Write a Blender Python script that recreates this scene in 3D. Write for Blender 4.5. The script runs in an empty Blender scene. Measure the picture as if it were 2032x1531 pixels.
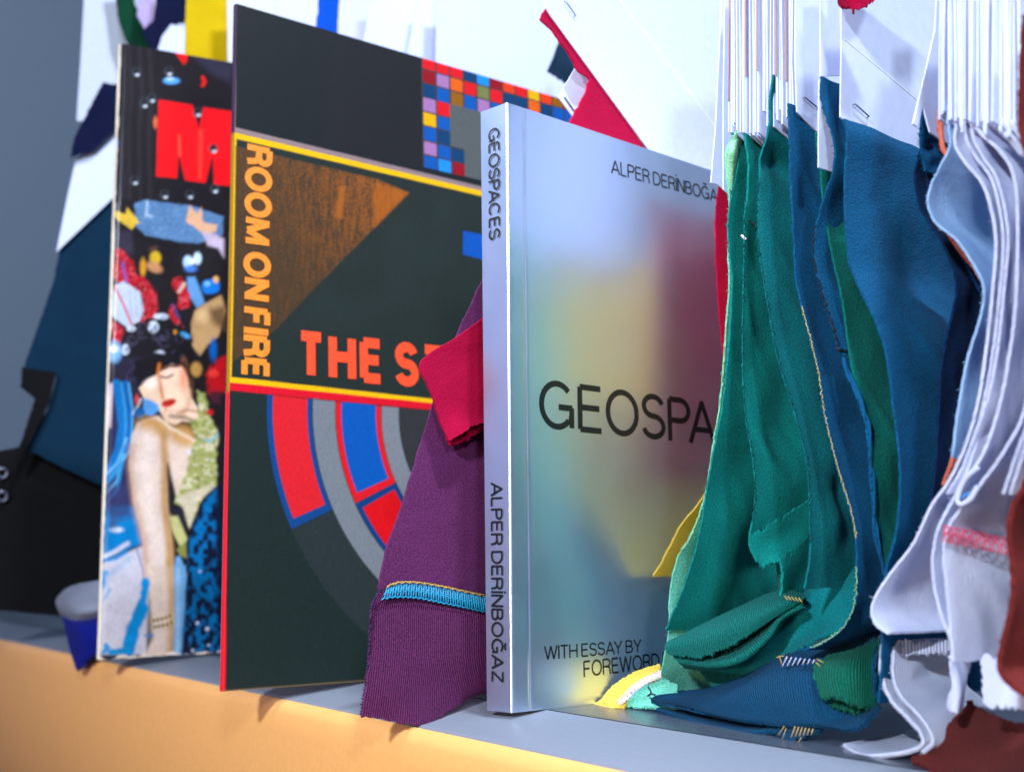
import bpy, math, random
import numpy as np

random.seed(7)
rng = np.random.default_rng(11)
C0 = bpy.context.scene
COL = C0.collection

# ------------------------------------------------------------------ camera
FPX, HY, CH = 2151.0, 1117.0, 0.0525            # focal length and horizon measured on the 2032 px wide photograph
pit = math.atan((HY - 765.5) / FPX)
az = math.radians(38.4)
fh = np.array([-math.cos(az), math.sin(az), 0.0])
RT = np.array([math.sin(az), math.cos(az), 0.0])
ZZ = np.array([0, 0, 1.0])
FW = fh * math.cos(pit) + ZZ * math.sin(pit)
UP = ZZ * math.cos(pit) - fh * math.sin(pit)
def ray(px, py):
    return FPX * FW + (px - 1016.0) * RT + (765.5 - py) * UP
_d = ray(1016, 1414)
CAM = -_d * (-CH / _d[2])
def P(px, py, x=None, y=None, z=None, d=None):
    r = ray(px, py)
    if x is not None: t = (x - CAM[0]) / r[0]
    elif y is not None: t = (y - CAM[1]) / r[1]
    elif z is not None: t = (z - CAM[2]) / r[2]
    else: t = d / FPX
    return CAM + r * t
def proj(W):
    v = np.asarray(W) - CAM
    zc = v @ FW
    return 1016 + FPX * (v @ RT) / zc, 765.5 - FPX * (v @ UP) / zc

cd = bpy.data.cameras.new('camera'); cam = bpy.data.objects.new('camera', cd); COL.objects.link(cam)
cd.sensor_width = 36.0; cd.lens = FPX / 2032.0 * 36.0; cd.clip_start = 0.01; cd.clip_end = 50
cd.dof.use_dof = True; cd.dof.focus_distance = 0.382; cd.dof.aperture_fstop = 11.5
from mathutils import Matrix, Vector
M3 = Matrix((RT, UP, -FW)).transposed()
cam.matrix_world = Matrix.Translation(Vector(CAM)) @ M3.to_4x4()
C0.camera = cam

# ------------------------------------------------------------------ light
w = bpy.data.worlds.new('World'); C0.world = w; w.use_nodes = True
wn = w.node_tree; bg = wn.nodes['Background']; bg.inputs[1].default_value = 0.22
wdt = wn.nodes.new('ShaderNodeVectorMath'); wdt.operation = 'DOT_PRODUCT'; wdt.inputs[1].default_value = (-0.75, -0.66, 0.05)
wm2 = wn.nodes.new('ShaderNodeMapRange'); wm2.inputs['From Min'].default_value = 0.35; wm2.inputs['From Max'].default_value = 1.0; wm2.inputs['To Min'].default_value = 0.10; wm2.inputs['To Max'].default_value = 0.95
# made-up room glow, blue above to dark violet below, shaped for the spine's reflection
wtc = wn.nodes.new('ShaderNodeTexCoord'); wsx = wn.nodes.new('ShaderNodeSeparateXYZ'); wrp = wn.nodes.new('ShaderNodeValToRGB'); wmr = wn.nodes.new('ShaderNodeMapRange')
wmr.inputs['From Min'].default_value = -1; wmr.inputs['From Max'].default_value = 1
wn.links.new(wtc.outputs['Generated'], wsx.inputs[0]); wn.links.new(wsx.outputs[2], wmr.inputs[0]); wn.links.new(wmr.outputs[0], wrp.inputs[0]); wn.links.new(wrp.outputs[0], bg.inputs[0])
wn.links.new(wtc.outputs['Generated'], wdt.inputs[0]); wn.links.new(wdt.outputs['Value'], wm2.inputs[0]); wn.links.new(wm2.outputs[0], bg.inputs[1])
e = wrp.color_ramp.elements; e[0].position = 0.0; e[0].color = (0.04, 0.04, 0.08, 1); e[1].position = 1.0; e[1].color = (0.30, 0.42, 0.75, 1)
for p_, c_ in ((0.41, (0.03, 0.04, 0.16, 1)), (0.50, (0.07, 0.06, 0.22, 1)), (0.565, (0.34, 0.25, 0.52, 1)), (0.61, (0.40, 0.33, 0.64, 1)), (0.665, (0.16, 0.28, 0.60, 1)), (0.74, (0.08, 0.21, 0.50, 1))):
    q_ = e.new(p_); q_.color = c_
def area(name, loc, target, sx, sy, power, color):
    l = bpy.data.lights.new(name, 'AREA'); l.shape = 'RECTANGLE'; l.size = sx; l.size_y = sy; l.energy = power; l.color = color
    o = bpy.data.objects.new(name, l); COL.objects.link(o); o.location = loc
    o.rotation_euler = (Vector(target) - Vector(loc)).to_track_quat('-Z', 'Y').to_euler()
    return o
area('key_light', (0.62, -0.06, 1.60), (0.02, 0.06, 0.10), 0.18, 0.06, 26.0, (0.74, 0.84, 1.0))
area('room_light', (1.72, -0.92, 0.95), (0.0, 0.05, 0.12), 0.22, 0.22, 16.0, (0.74, 0.84, 1.0))
area('front_light', (0.40, -0.80, 0.46), (0.0, 0.06, 0.12), 0.07, 0.05, 9.6, (0.76, 0.85, 1.0))
area('warm_lamp', (0.30, -0.95, 0.02), (-0.25, -0.02, -0.05), 0.30, 0.08, 3.0, (1.0, 0.72, 0.42))

sl_ = bpy.data.lights.new('added_fill_spot', 'SPOT'); sl_.energy = 135.0; sl_.color = (0.80, 0.88, 1.0); sl_.spot_size = math.radians(9.5); sl_.spot_blend = 0.7; sl_.shadow_soft_size = 0.05  # added spot that brightens the hidden cloth mirrored in the silver cover
so_ = bpy.data.objects.new('added_fill_spot', sl_); COL.objects.link(so_); so_.location = (-0.50, -0.70, 1.30)
so_.rotation_euler = (Vector((0.055, 0.18, 0.09)) - Vector((-0.50, -0.70, 1.30))).to_track_quat('-Z', 'Y').to_euler()
C0.view_settings.view_transform = 'Standard'; C0.view_settings.look = 'None'
C0.view_settings.exposure = 0.34; C0.view_settings.gamma = 1.0; C0.view_settings.use_curve_mapping = False
C0.render.engine = 'CYCLES'

# ------------------------------------------------------------------ materials
def lin(c):
    c = np.asarray(c, float) / 255.0
    return np.where(c <= 0.04045, c / 12.92, ((c + 0.055) / 1.055) ** 2.4)
def rgba(c):
    l = lin(c); return (float(l[0]), float(l[1]), float(l[2]), 1.0)
MATS = {}
def nodes_of(name):
    m = bpy.data.materials.new(name); m.use_nodes = True
    nt = m.node_tree; b = nt.nodes['Principled BSDF']
    return m, nt, b
def N(nt, typ, **kw):
    n = nt.nodes.new(typ)
    for k, v in kw.items():
        if k.startswith('in_'): n.inputs[k[3:].replace('_', ' ')].default_value = v
        else: setattr(n, k, v)
    return n
def cloth(name, col, rib=None, var=0.42, weave=1500.0, sheen=0.05, bump=0.5, soft=0.10, thin=0.10):
    """knitted cotton: grainy loops, faint unevenness, optional ribbing (period in metres)"""
    key = ('cloth', name)
    if key in MATS: return MATS[key]
    m, nt, b = nodes_of(name); L = nt.links.new
    uv = N(nt, 'ShaderNodeUVMap'); uv.uv_map = 'UVMap'
    n1 = N(nt, 'ShaderNodeTexNoise', in_Scale=weave, in_Detail=2.0, in_Roughness=0.6); L(uv.outputs[0], n1.inputs['Vector'])
    n2 = N(nt, 'ShaderNodeTexNoise', in_Scale=45.0, in_Detail=3.0); L(uv.outputs[0], n2.inputs['Vector'])
    c = np.array(rgba(col)[:3])
    r1 = N(nt, 'ShaderNodeValToRGB'); L(n1.outputs['Fac'], r1.inputs[0])
    r1.color_ramp.elements[0].position = 0.30; r1.color_ramp.elements[1].position = 0.72
    r1.color_ramp.elements[0].color = (*np.clip(c * (1 - var), 0, 1), 1); r1.color_ramp.elements[1].color = (*np.clip(c * (1 + var) + 0.004, 0, 1), 1)
    mx = N(nt, 'ShaderNodeMix', data_type='RGBA', blend_type='MULTIPLY'); mx.inputs[0].default_value = 1.0
    r2 = N(nt, 'ShaderNodeMapRange', in_From_Min=0.3, in_From_Max=0.7, in_To_Min=1 - soft, in_To_Max=1 + soft * 0.5); L(n2.outputs['Fac'], r2.inputs[0])
    L(r1.outputs[0], mx.inputs[6]); L(r2.outputs[0], mx.inputs[7]); L(mx.outputs[2], b.inputs['Base Color'])
    b.inputs['Roughness'].default_value = 0.95
    b.inputs['Sheen Weight'].default_value = sheen; b.inputs['Sheen Roughness'].default_value = 0.5
    b.inputs['Sheen Tint'].default_value = (*np.clip(c * 0.7 + 0.25, 0, 1), 1)
    b.inputs['Specular IOR Level'].default_value = 0.15
    n4 = N(nt, 'ShaderNodeTexNoise', in_Scale=110.0, in_Detail=4.0, in_Roughness=0.65); L(uv.outputs[0], n4.inputs['Vector'])
    bw = N(nt, 'ShaderNodeBump', in_Strength=0.35, in_Distance=0.0016); L(n4.outputs['Fac'], bw.inputs['Height'])
    bp = N(nt, 'ShaderNodeBump', in_Strength=bump, in_Distance=0.0006); L(bw.outputs[0], bp.inputs['Normal'])
    h = n1.outputs['Fac']
    if rib:
        sx = N(nt, 'ShaderNodeSeparateXYZ'); L(uv.outputs[0], sx.inputs[0])
        mu = N(nt, 'ShaderNodeMath', operation='MULTIPLY'); L(sx.outputs[0], mu.inputs[0]); mu.inputs[1].default_value = 2 * math.pi / rib
        sn = N(nt, 'ShaderNodeMath', operation='SINE'); L(mu.outputs[0], sn.inputs[0])
        mu2 = N(nt, 'ShaderNodeMath', operation='MULTIPLY_ADD'); L(sn.outputs[0], mu2.inputs[0]); mu2.inputs[1].default_value = 0.8; L(n1.outputs['Fac'], mu2.inputs[2])
        h = mu2.outputs[0]
        bp.inputs['Strength'].default_value = 0.8; bp.inputs['Distance'].default_value = 0.0006
        gr = N(nt, 'ShaderNodeMapRange', in_From_Min=-1.0, in_From_Max=0.2, in_To_Min=0.74, in_To_Max=1.04); L(sn.outputs[0], gr.inputs[0])  # shade of the rib grooves put into the base colour
        mx2 = N(nt, 'ShaderNodeMix', data_type='RGBA', blend_type='MULTIPLY'); mx2.inputs[0].default_value = 1.0
        L(mx.outputs[2], mx2.inputs[6]); L(gr.outputs[0], mx2.inputs[7]); L(mx2.outputs[2], b.inputs['Base Color'])
    L(h, bp.inputs['Height']); L(bp.outputs[0], b.inputs['Normal'])
    tr = N(nt, 'ShaderNodeBsdfTranslucent'); L(b.inputs['Base Color'].links[0].from_socket, tr.inputs[0])
    ms = N(nt, 'ShaderNodeMixShader'); ms.inputs[0].default_value = thin
    L(b.outputs[0], ms.inputs[1]); L(tr.outputs[0], ms.inputs[2]); L(ms.outputs[0], nt.nodes['Material Output'].inputs[0])
    MATS[key] = m
    return m
def paper(name, col, rough=0.75, var=0.03, scale=300.0):
    key = ('paper', name)
    if key in MATS: return MATS[key]
    m, nt, b = nodes_of(name); L = nt.links.new
    tc = N(nt, 'ShaderNodeTexCoord')
    n1 = N(nt, 'ShaderNodeTexNoise', in_Scale=scale, in_Detail=4.0); L(tc.outputs['Object'], n1.inputs['Vector'])
    c = np.array(rgba(col)[:3])
    r1 = N(nt, 'ShaderNodeValToRGB'); L(n1.outputs['Fac'], r1.inputs[0])
    r1.color_ramp.elements[0].position = 0.3; r1.color_ramp.elements[1].position = 0.7
    r1.color_ramp.elements[0].color = (*np.clip(c * (1 - var), 0, 1), 1); r1.color_ramp.elements[1].color = (*np.clip(c * (1 + var), 0, 1), 1)
    L(r1.outputs[0], b.inputs['Base Color'])
    bp = N(nt, 'ShaderNodeBump', in_Strength=0.08, in_Distance=0.0005); L(n1.outputs['Fac'], bp.inputs['Height']); L(bp.outputs[0], b.inputs['Normal'])
    b.inputs['Roughness'].default_value = rough
    MATS[key] = m
    return m
def printed(name, rough=0.35, coat=0.0):
    """ink on card: the print itself is the colour attribute of the mesh"""
    m, nt, b = nodes_of(name); L = nt.links.new
    a = N(nt, 'ShaderNodeAttribute'); a.attribute_name = 'ink'
    tc = N(nt, 'ShaderNodeTexCoord')
    n1 = N(nt, 'ShaderNodeTexNoise', in_Scale=900.0, in_Detail=2.0); L(tc.outputs['Object'], n1.inputs['Vector'])
    r = N(nt, 'ShaderNodeMapRange', in_From_Min=0.25, in_From_Max=0.75, in_To_Min=0.86, in_To_Max=1.12); L(n1.outputs['Fac'], r.inputs[0])
    mx = N(nt, 'ShaderNodeMix', data_type='RGBA', blend_type='MULTIPLY'); mx.inputs[0].default_value = 1.0
    L(a.outputs['Color'], mx.inputs[6]); L(r.outputs[0], mx.inputs[7]); L(mx.outputs[2], b.inputs['Base Color'])
    b.inputs['Roughness'].default_value = rough; b.inputs['Specular IOR Level'].default_value = 0.16
    b.inputs['Coat Weight'].default_value = coat; b.inputs['Coat Roughness'].default_value = 0.2
    n3 = N(nt, 'ShaderNodeTexNoise', in_Scale=120.0, in_Detail=3.0); L(tc.outputs['Object'], n3.inputs['Vector'])
    bp = N(nt, 'ShaderNodeBump', in_Strength=0.05, in_Distance=0.001); L(n3.outputs['Fac'], bp.inputs['Height']); L(bp.outputs[0], b.inputs['Normal'])
    return m
def plain(name, col, rough=0.5, metal=0.0, spec=0.5):
    key = ('plain', name)
    if key in MATS: return MATS[key]
    m, nt, b = nodes_of(name); L = nt.links.new
    tc = N(nt, 'ShaderNodeTexCoord'); n1 = N(nt, 'ShaderNodeTexNoise', in_Scale=400.0, in_Detail=2.0); L(tc.outputs['Object'], n1.inputs['Vector'])
    c = np.array(rgba(col)[:3])
    r1 = N(nt, 'ShaderNodeValToRGB'); L(n1.outputs['Fac'], r1.inputs[0])
    r1.color_ramp.elements[0].color = (*np.clip(c * 0.9, 0, 1), 1); r1.color_ramp.elements[1].color = (*np.clip(c * 1.08, 0, 1), 1)
    L(r1.outputs[0], b.inputs['Base Color'])
    b.inputs['Roughness'].default_value = rough; b.inputs['Metallic'].default_value = metal; b.inputs['Specular IOR Level'].default_value = spec
    MATS[key] = m
    return m

# ------------------------------------------------------------------ object helpers
ROOT = {}
def thing(name, label, cat, loc, group=None, kind=None):
    o = bpy.data.objects.new(name, None); COL.objects.link(o); o.location = tuple(float(a) for a in loc)
    o.empty_display_size = 0.02
    o['label'] = label; o['category'] = cat
    if group: o['group'] = group
    if kind: o['kind'] = kind
    ROOT[o.name] = np.array(loc, float)
    return o
def root_loc(parent):
    if parent is None: return np.zeros(3)
    while parent.parent is not None: parent = parent.parent
    return ROOT[parent.name]
def mk(name, V, F, mat, parent=None, smooth=True, ink=None, uv=None, label=None, cat=None, group=None, kind=None):
    V = np.asarray(V, float)
    if parent is None:                       # a thing that is one mesh: origin at its base
        base = np.array([V[:, 0].mean(), V[:, 1].mean(), V[:, 2].min()])
    else: base = root_loc(parent)
    me = bpy.data.meshes.new(name)
    me.from_pydata((V - base).tolist(), [], [tuple(int(i) for i in f) for f in F])
    if smooth: me.polygons.foreach_set('use_smooth', [True] * len(me.polygons))
    if uv is not None:
        l = me.uv_layers.new(name='UVMap'); li = np.zeros(len(me.loops), np.int32); me.loops.foreach_get('vertex_index', li)
        l.data.foreach_set('uv', np.asarray(uv, float)[li].ravel())
    if ink is not None:
        a = me.color_attributes.new('ink', 'FLOAT_COLOR', 'POINT')
        a.data.foreach_set('color', np.concatenate([ink, np.ones((len(ink), 1))], 1).ravel())
    me.materials.append(mat); me.update()
    o = bpy.data.objects.new(name, me); COL.objects.link(o)
    if parent is None:
        o.location = tuple(base); ROOT[o.name] = base
    else: o.parent = parent
    if label: o['label'] = label
    if cat: o['category'] = cat
    if group: o['group'] = group
    if kind: o['kind'] = kind
    return o
def cr(pts, n):
    """Catmull-Rom through pts, resampled evenly by length"""
    p = np.asarray(pts, float)
    if len(p) == 2:
        t = np.linspace(0, 1, n)[:, None]; return p[0] * (1 - t) + p[1] * t
    q = np.vstack([2 * p[0] - p[1], p, 2 * p[-1] - p[-2]]); out = []
    for i in range(1, len(q) - 2):
        t = np.linspace(0, 1, 24, endpoint=False)[:, None]
        a, b, c, d = q[i - 1], q[i], q[i + 1], q[i + 2]
        out.append(0.5 * (2 * b + (c - a) * t + (2 * a - 5 * b + 4 * c - d) * t ** 2 + (3 * b - a - 3 * c + d) * t ** 3))
    o = np.vstack(out + [p[-1:]])
    s = np.r_[0, np.cumsum(np.linalg.norm(np.diff(o, axis=0), axis=1))]
    u = np.linspace(0, s[-1], n)
    return np.stack([np.interp(u, s, o[:, k]) for k in range(o.shape[1])], 1)
def grid_faces(nv, nu, off=0, flip=False):
    i = np.arange(nv - 1)[:, None] * nu + np.arange(nu - 1)[None, :] + off
    f = np.stack([i, i + 1, i + nu + 1, i + nu], -1).reshape(-1, 4)
    return f[:, ::-1] if flip else f
def sheet_mesh(G, th):
    """thick sheet from a grid of points G[nv,nu,3]; returns V, F, UV"""
    nv, nu, _ = G.shape
    du = np.gradient(G, axis=1); dv = np.gradient(G, axis=0)
    n = np.cross(du, dv); n /= (np.linalg.norm(n, axis=2, keepdims=True) + 1e-12)
    A = G + n * th / 2; B = G - n * th / 2
    su = np.zeros((nv, nu)); su[:, 1:] = np.cumsum(np.linalg.norm(np.diff(G, axis=1), axis=2), 1)
    sv = np.zeros((nv, nu)); sv[1:] = np.cumsum(np.linalg.norm(np.diff(G, axis=0), axis=2), 0)
    uv = np.stack([su.mean(0, keepdims=True) + 0 * su, sv.mean(1, keepdims=True) + 0 * sv], -1).reshape(-1, 2)
    k = nv * nu
    V = [A.reshape(-1, 3), B.reshape(-1, 3)]; F = [grid_faces(nv, nu), grid_faces(nv, nu, k, True)]; UVs = [uv, uv]
    off = 2 * k; idx = np.arange(k).reshape(nv, nu)
    ring = np.r_[idx[0, :], idx[1:, -1], idx[-1, -2::-1], idx[-2:0:-1, 0]]
    a, b = A.reshape(-1, 3)[ring], B.reshape(-1, 3)[ring]; m = len(ring)
    mid = (a + b) / 2
    V += [a, b]; UVs += [uv[ring], uv[ring] + 0.0007]
    j = np.arange(m); jn = (j + 1) % m
    F.append(np.stack([off + j, off + m + j, off + m + jn, off + jn], -1))
    return np.vstack(V), np.vstack(F), np.vstack(UVs)
def fray(G, amt, sides=('l',)):
    nv, nu, _ = G.shape
    if amt <= 0: return G
    G = G.copy()
    r = rng.normal(0, 1, nv); r = r * 0.5 + 0.3 * np.roll(r, 1) + 0.2 * np.roll(r, 2)
    if 'l' in sides: G[:, 0] += (G[:, 0] - G[:, 1]) / (np.linalg.norm(G[:, 0] - G[:, 1], axis=1, keepdims=True) + 1e-9) * (r * amt)[:, None]
    if 'r' in sides: G[:, -1] += (G[:, -1] - G[:, -2]) / (np.linalg.norm(G[:, -1] - G[:, -2], axis=1, keepdims=True) + 1e-9) * (r[::-1] * amt)[:, None]
    r = rng.normal(0, 1, nu)
    if 'b' in sides: G[-1] += (G[-1] - G[-2]) / (np.linalg.norm(G[-1] - G[-2], axis=1, keepdims=True) + 1e-9) * (r * amt)[:, None]
    if 't' in sides: G[0] += (G[0] - G[1]) / (np.linalg.norm(G[0] - G[1], axis=1, keepdims=True) + 1e-9) * (r * amt)[:, None]
    return G
def hang(name, front, y0, w, mat, parent, nv=190, nu=26, th=0.0007, straight=0.5, bulge=(), slope=0.0, fr=0.00022, taper=None, fuzz=170, **kw):
    """a cloth hanging in the shelf's depth: front = its front edge traced (px, py[, y]); it runs back w metres"""
    pts = [P(q[0], q[1], y=(q[2] if len(q) > 2 else y0)) for q in front]
    E = cr(pts, nv)
    s = np.linspace(0, 1, nu); t = np.linspace(0, 1, nv)
    xm = E[:, 0].mean()
    W = np.full(nv, w) if taper is None else np.interp(t, taper[0], taper[1])
    G = np.zeros((nv, nu, 3))
    G[:, :, 0] = E[:, 0:1] + (xm - E[:, 0:1]) * straight * s[None, :]
    G[:, :, 1] = E[:, 1:2] + W[:, None] * s[None, :]
    G[:, :, 2] = E[:, 2:3] + slope * W[:, None] * s[None, :]
    for (amp, ts, tw, ss, sw) in bulge:      # soft folds: bumps along the cloth
        G[:, :, 0] += amp * np.exp(-((t[:, None] - ts) / tw) ** 2 - ((s[None, :] - ss) / sw) ** 2)
    yy_, zz_ = G[:, :, 1], G[:, :, 2]; sd0 = rng.uniform(0, 9)
    G[:, :, 0] += (0.0009 * nz(yy_ * 1.0, zz_ * 0.45, 70.0, sd0) + 0.0005 * (1 - 2 * np.abs(nz(yy_ + .6 * zz_, zz_ * .5, 85.0, sd0 + 3)))) * np.minimum(s[None, :] * 5, 1)
    G[:, 1:, 0] += 0.0004 * np.sin(9 * t[:, None] * 3.1 + 5 * s[None, 1:] + rng.uniform(0, 6)) * np.minimum(s[None, 1:] * 4, 1)
    G = fray(G, fr, ('l', 'b'))
    V, F, UV = sheet_mesh(G, th)
    if fuzz:
        L_ = []
        for q in rng.integers(0, nv - 1, int(fuzz)):
            p0 = G[q, 0] + (G[q + 1, 0] - G[q, 0]) * rng.random(); dd = rng.normal(0, 1, 3) + np.array([-.3, -1.4, 0.0]); dd /= np.linalg.norm(dd)
            ln_ = rng.uniform(.0003, .0011); p1 = p0 + dd * ln_ * .5 + rng.normal(0, .0001, 3)
            L_.append(np.array([p0 - dd * .0002, p1, p1 + (dd + rng.normal(0, .5, 3)) * ln_ * .5]))
        Vs, Fs, o_ = [V], [tuple(int(x) for x in f) for f in F], len(V)
        for l_ in L_:
            v_, f_ = tube_arrays(l_, .00006, 3); Vs.append(v_); Fs += [tuple(i + o_ for i in f) for f in f_]; o_ += len(v_)
        UV = np.vstack([UV, np.zeros((o_ - len(V), 2))]); V = np.vstack(Vs); F = Fs
    return mk(name, V, F, mat, parent, uv=UV, **kw), E
def loft(name, rows, mat, parent, nu=70, nv=40, th=0.0009, fr=0.00042, sides=('l', 'r', 't', 'b'), **kw):
    """cloth through traced rows of (px, py, y)"""
    R = [cr([P(q[0], q[1], y=q[2]) for q in r], nu) for r in rows]
    R = np.array(R)
    G = np.stack([cr(R[:, j], nv) for j in range(nu)], 1)
    G = fray(G, fr, sides)
    V, F, UV = sheet_mesh(G, th)
    return mk(name, V, F, mat, parent, uv=UV, **kw)
def slab(name, pts, nrm, th, mat, parent, smooth=False, **kw):
    """flat outline pushed back along nrm by th"""
    pts = np.asarray(pts, float); n = len(pts); nrm = np.asarray(nrm, float)
    V = np.vstack([pts, pts - nrm * th])
    F = [tuple(range(n)), tuple(range(2 * n - 1, n - 1, -1))] + [(i, i + n, (i + 1) % n + n, (i + 1) % n) for i in range(n)]
    return mk(name, V, F, mat, parent, smooth=smooth, **kw)
def card(name, poly, x, mat, parent, th=0.0005, **kw):
    """flat sheet standing in the plane x = const, outline traced"""
    return slab(name, [P(a, b, x=x) for a, b in poly], (1, 0, 0), th, mat, parent, **kw)
def fcard(name, poly, x, mat, parent, th=0.0009, n=40, **kw):
    """flat piece of cloth in plane x with finely divided, slightly frayed outline"""
    pts = []
    for i in range(len(poly)):
        a = P(*poly[i], x=x); b = P(*poly[(i + 1) % len(poly)], x=x)
        m = max(2, int(np.linalg.norm(b - a) / 0.0012))
        for k in range(m):
            q = a + (b - a) * k / m
            if k: q = q + np.array([0, rng.normal(0, 0.00022), rng.normal(0, 0.00022)])
            pts.append(q)
    pts = np.array(pts)
    nn = len(pts); nrm = np.array([1, 0, 0.0])
    V = np.vstack([pts, pts - nrm * th]); uv = np.vstack([pts[:, 1:3], pts[:, 1:3]])
    F = [tuple(range(nn)), tuple(range(2 * nn - 1, nn - 1, -1))] + [(i, i + nn, (i + 1) % nn + nn, (i + 1) % nn) for i in range(nn)]
    return mk(name, V, F, mat, parent, smooth=False, uv=uv, **kw)
def tube_arrays(pts, r, k=5):
    p = np.asarray(pts, float); n = len(p)
    t = np.gradient(p, axis=0); t /= np.linalg.norm(t, axis=1, keepdims=True) + 1e-12
    a = np.cross(t, np.array([0.31, 0.52, 0.79])); a /= np.linalg.norm(a, axis=1, keepdims=True) + 1e-12
    b = np.cross(t, a); th = np.arange(k) * 2 * np.pi / k
    V = (p[:, None] + r * (np.cos(th)[None, :, None] * a[:, None] + np.sin(th)[None, :, None] * b[:, None])).reshape(-1, 3)
    F = [(i * k + j, i * k + (j + 1) % k, (i + 1) * k + (j + 1) % k, (i + 1) * k + j) for i in range(n - 1) for j in range(k)]
    F += [tuple(range(k))[::-1], tuple((n - 1) * k + j for j in range(k))]
    return V, F
def tubes(name, lines, r, mat, parent, k=5, **kw):
    Vs, Fs, o = [], [], 0
    for l in lines:
        V, F = tube_arrays(l, r, k); Vs.append(V); Fs += [tuple(i + o for i in f) for f in F]; o += len(V)
    V = np.vstack(Vs)
    return mk(name, V, Fs, mat, parent, uv=V[:, [1, 2]], **kw)
def toward(p, d):
    p = np.asarray(p, float); v = CAM - p
    return p + v / np.linalg.norm(v, axis=-1, keepdims=True) * d
def serge(name, top, bot, y, n, mat, parent, r=0.00022, lift=0.0012, **kw):
    """overlock stitching between two traced curves"""
    A = toward(cr([P(q[0], q[1], y=(q[2] if len(q) > 2 else y)) for q in top], n), lift)
    B = toward(cr([P(q[0], q[1], y=(q[2] if len(q) > 2 else y)) for q in bot], n), lift)
    Ls = []
    for i in range(n - 2):
        m = (A[i] + B[i + 1]) / 2
        m2 = toward(m, 0.0006)
        j = rng.normal(0, 0.00012, 3)
        Ls.append(cr([A[i] + j, toward(A[i] * 0.6 + B[i + 1] * 0.4, 0.0005), m2, B[i + 1] + j], 6))
        if i % 2 == 0: Ls.append(cr([B[i], toward((A[i + 1] + B[i]) / 2, 0.0003), A[i + 2]], 5))
    for cve in (A, A * 0.5 + B * 0.5, B):
        z = cve + np.array([0, 0, 1.0]) * (0.0003 * np.where(np.arange(n) % 2, 1, -1))[:, None]
        Ls.append(toward(z, 0.0004))
    return tubes(name, Ls, r, mat, parent, **kw)
def edging(name, E, mat, parent, r=0.0003, amp=0.0006, **kw):
    """whip-stitched thread along a cloth edge E[n,3]"""
    n = len(E) * 3
    L = cr(E, n); k = np.arange(n)
    L = toward(L, 0.0005) + np.stack([0 * k, amp * (k % 2), amp * 0.7 * ((k // 2) % 2)], 1) + rng.normal(0, 0.00018, (n, 3))
    return tubes(name, [L], r, mat, parent, k=4, **kw)
def staple(name, a, b, x, parent):
    A, B = P(*a, x=x), P(*b, x=x)
    u = (B - A); q = np.array([0.0007, 0, 0])
    return tubes(name, [np.array([A, A + q, A + q + u * 0.3, A + q + u * 0.7, B + q, B])], 0.00025, plain('staple steel', (120, 125, 140), 0.35, 0.9), parent, k=6)

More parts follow.
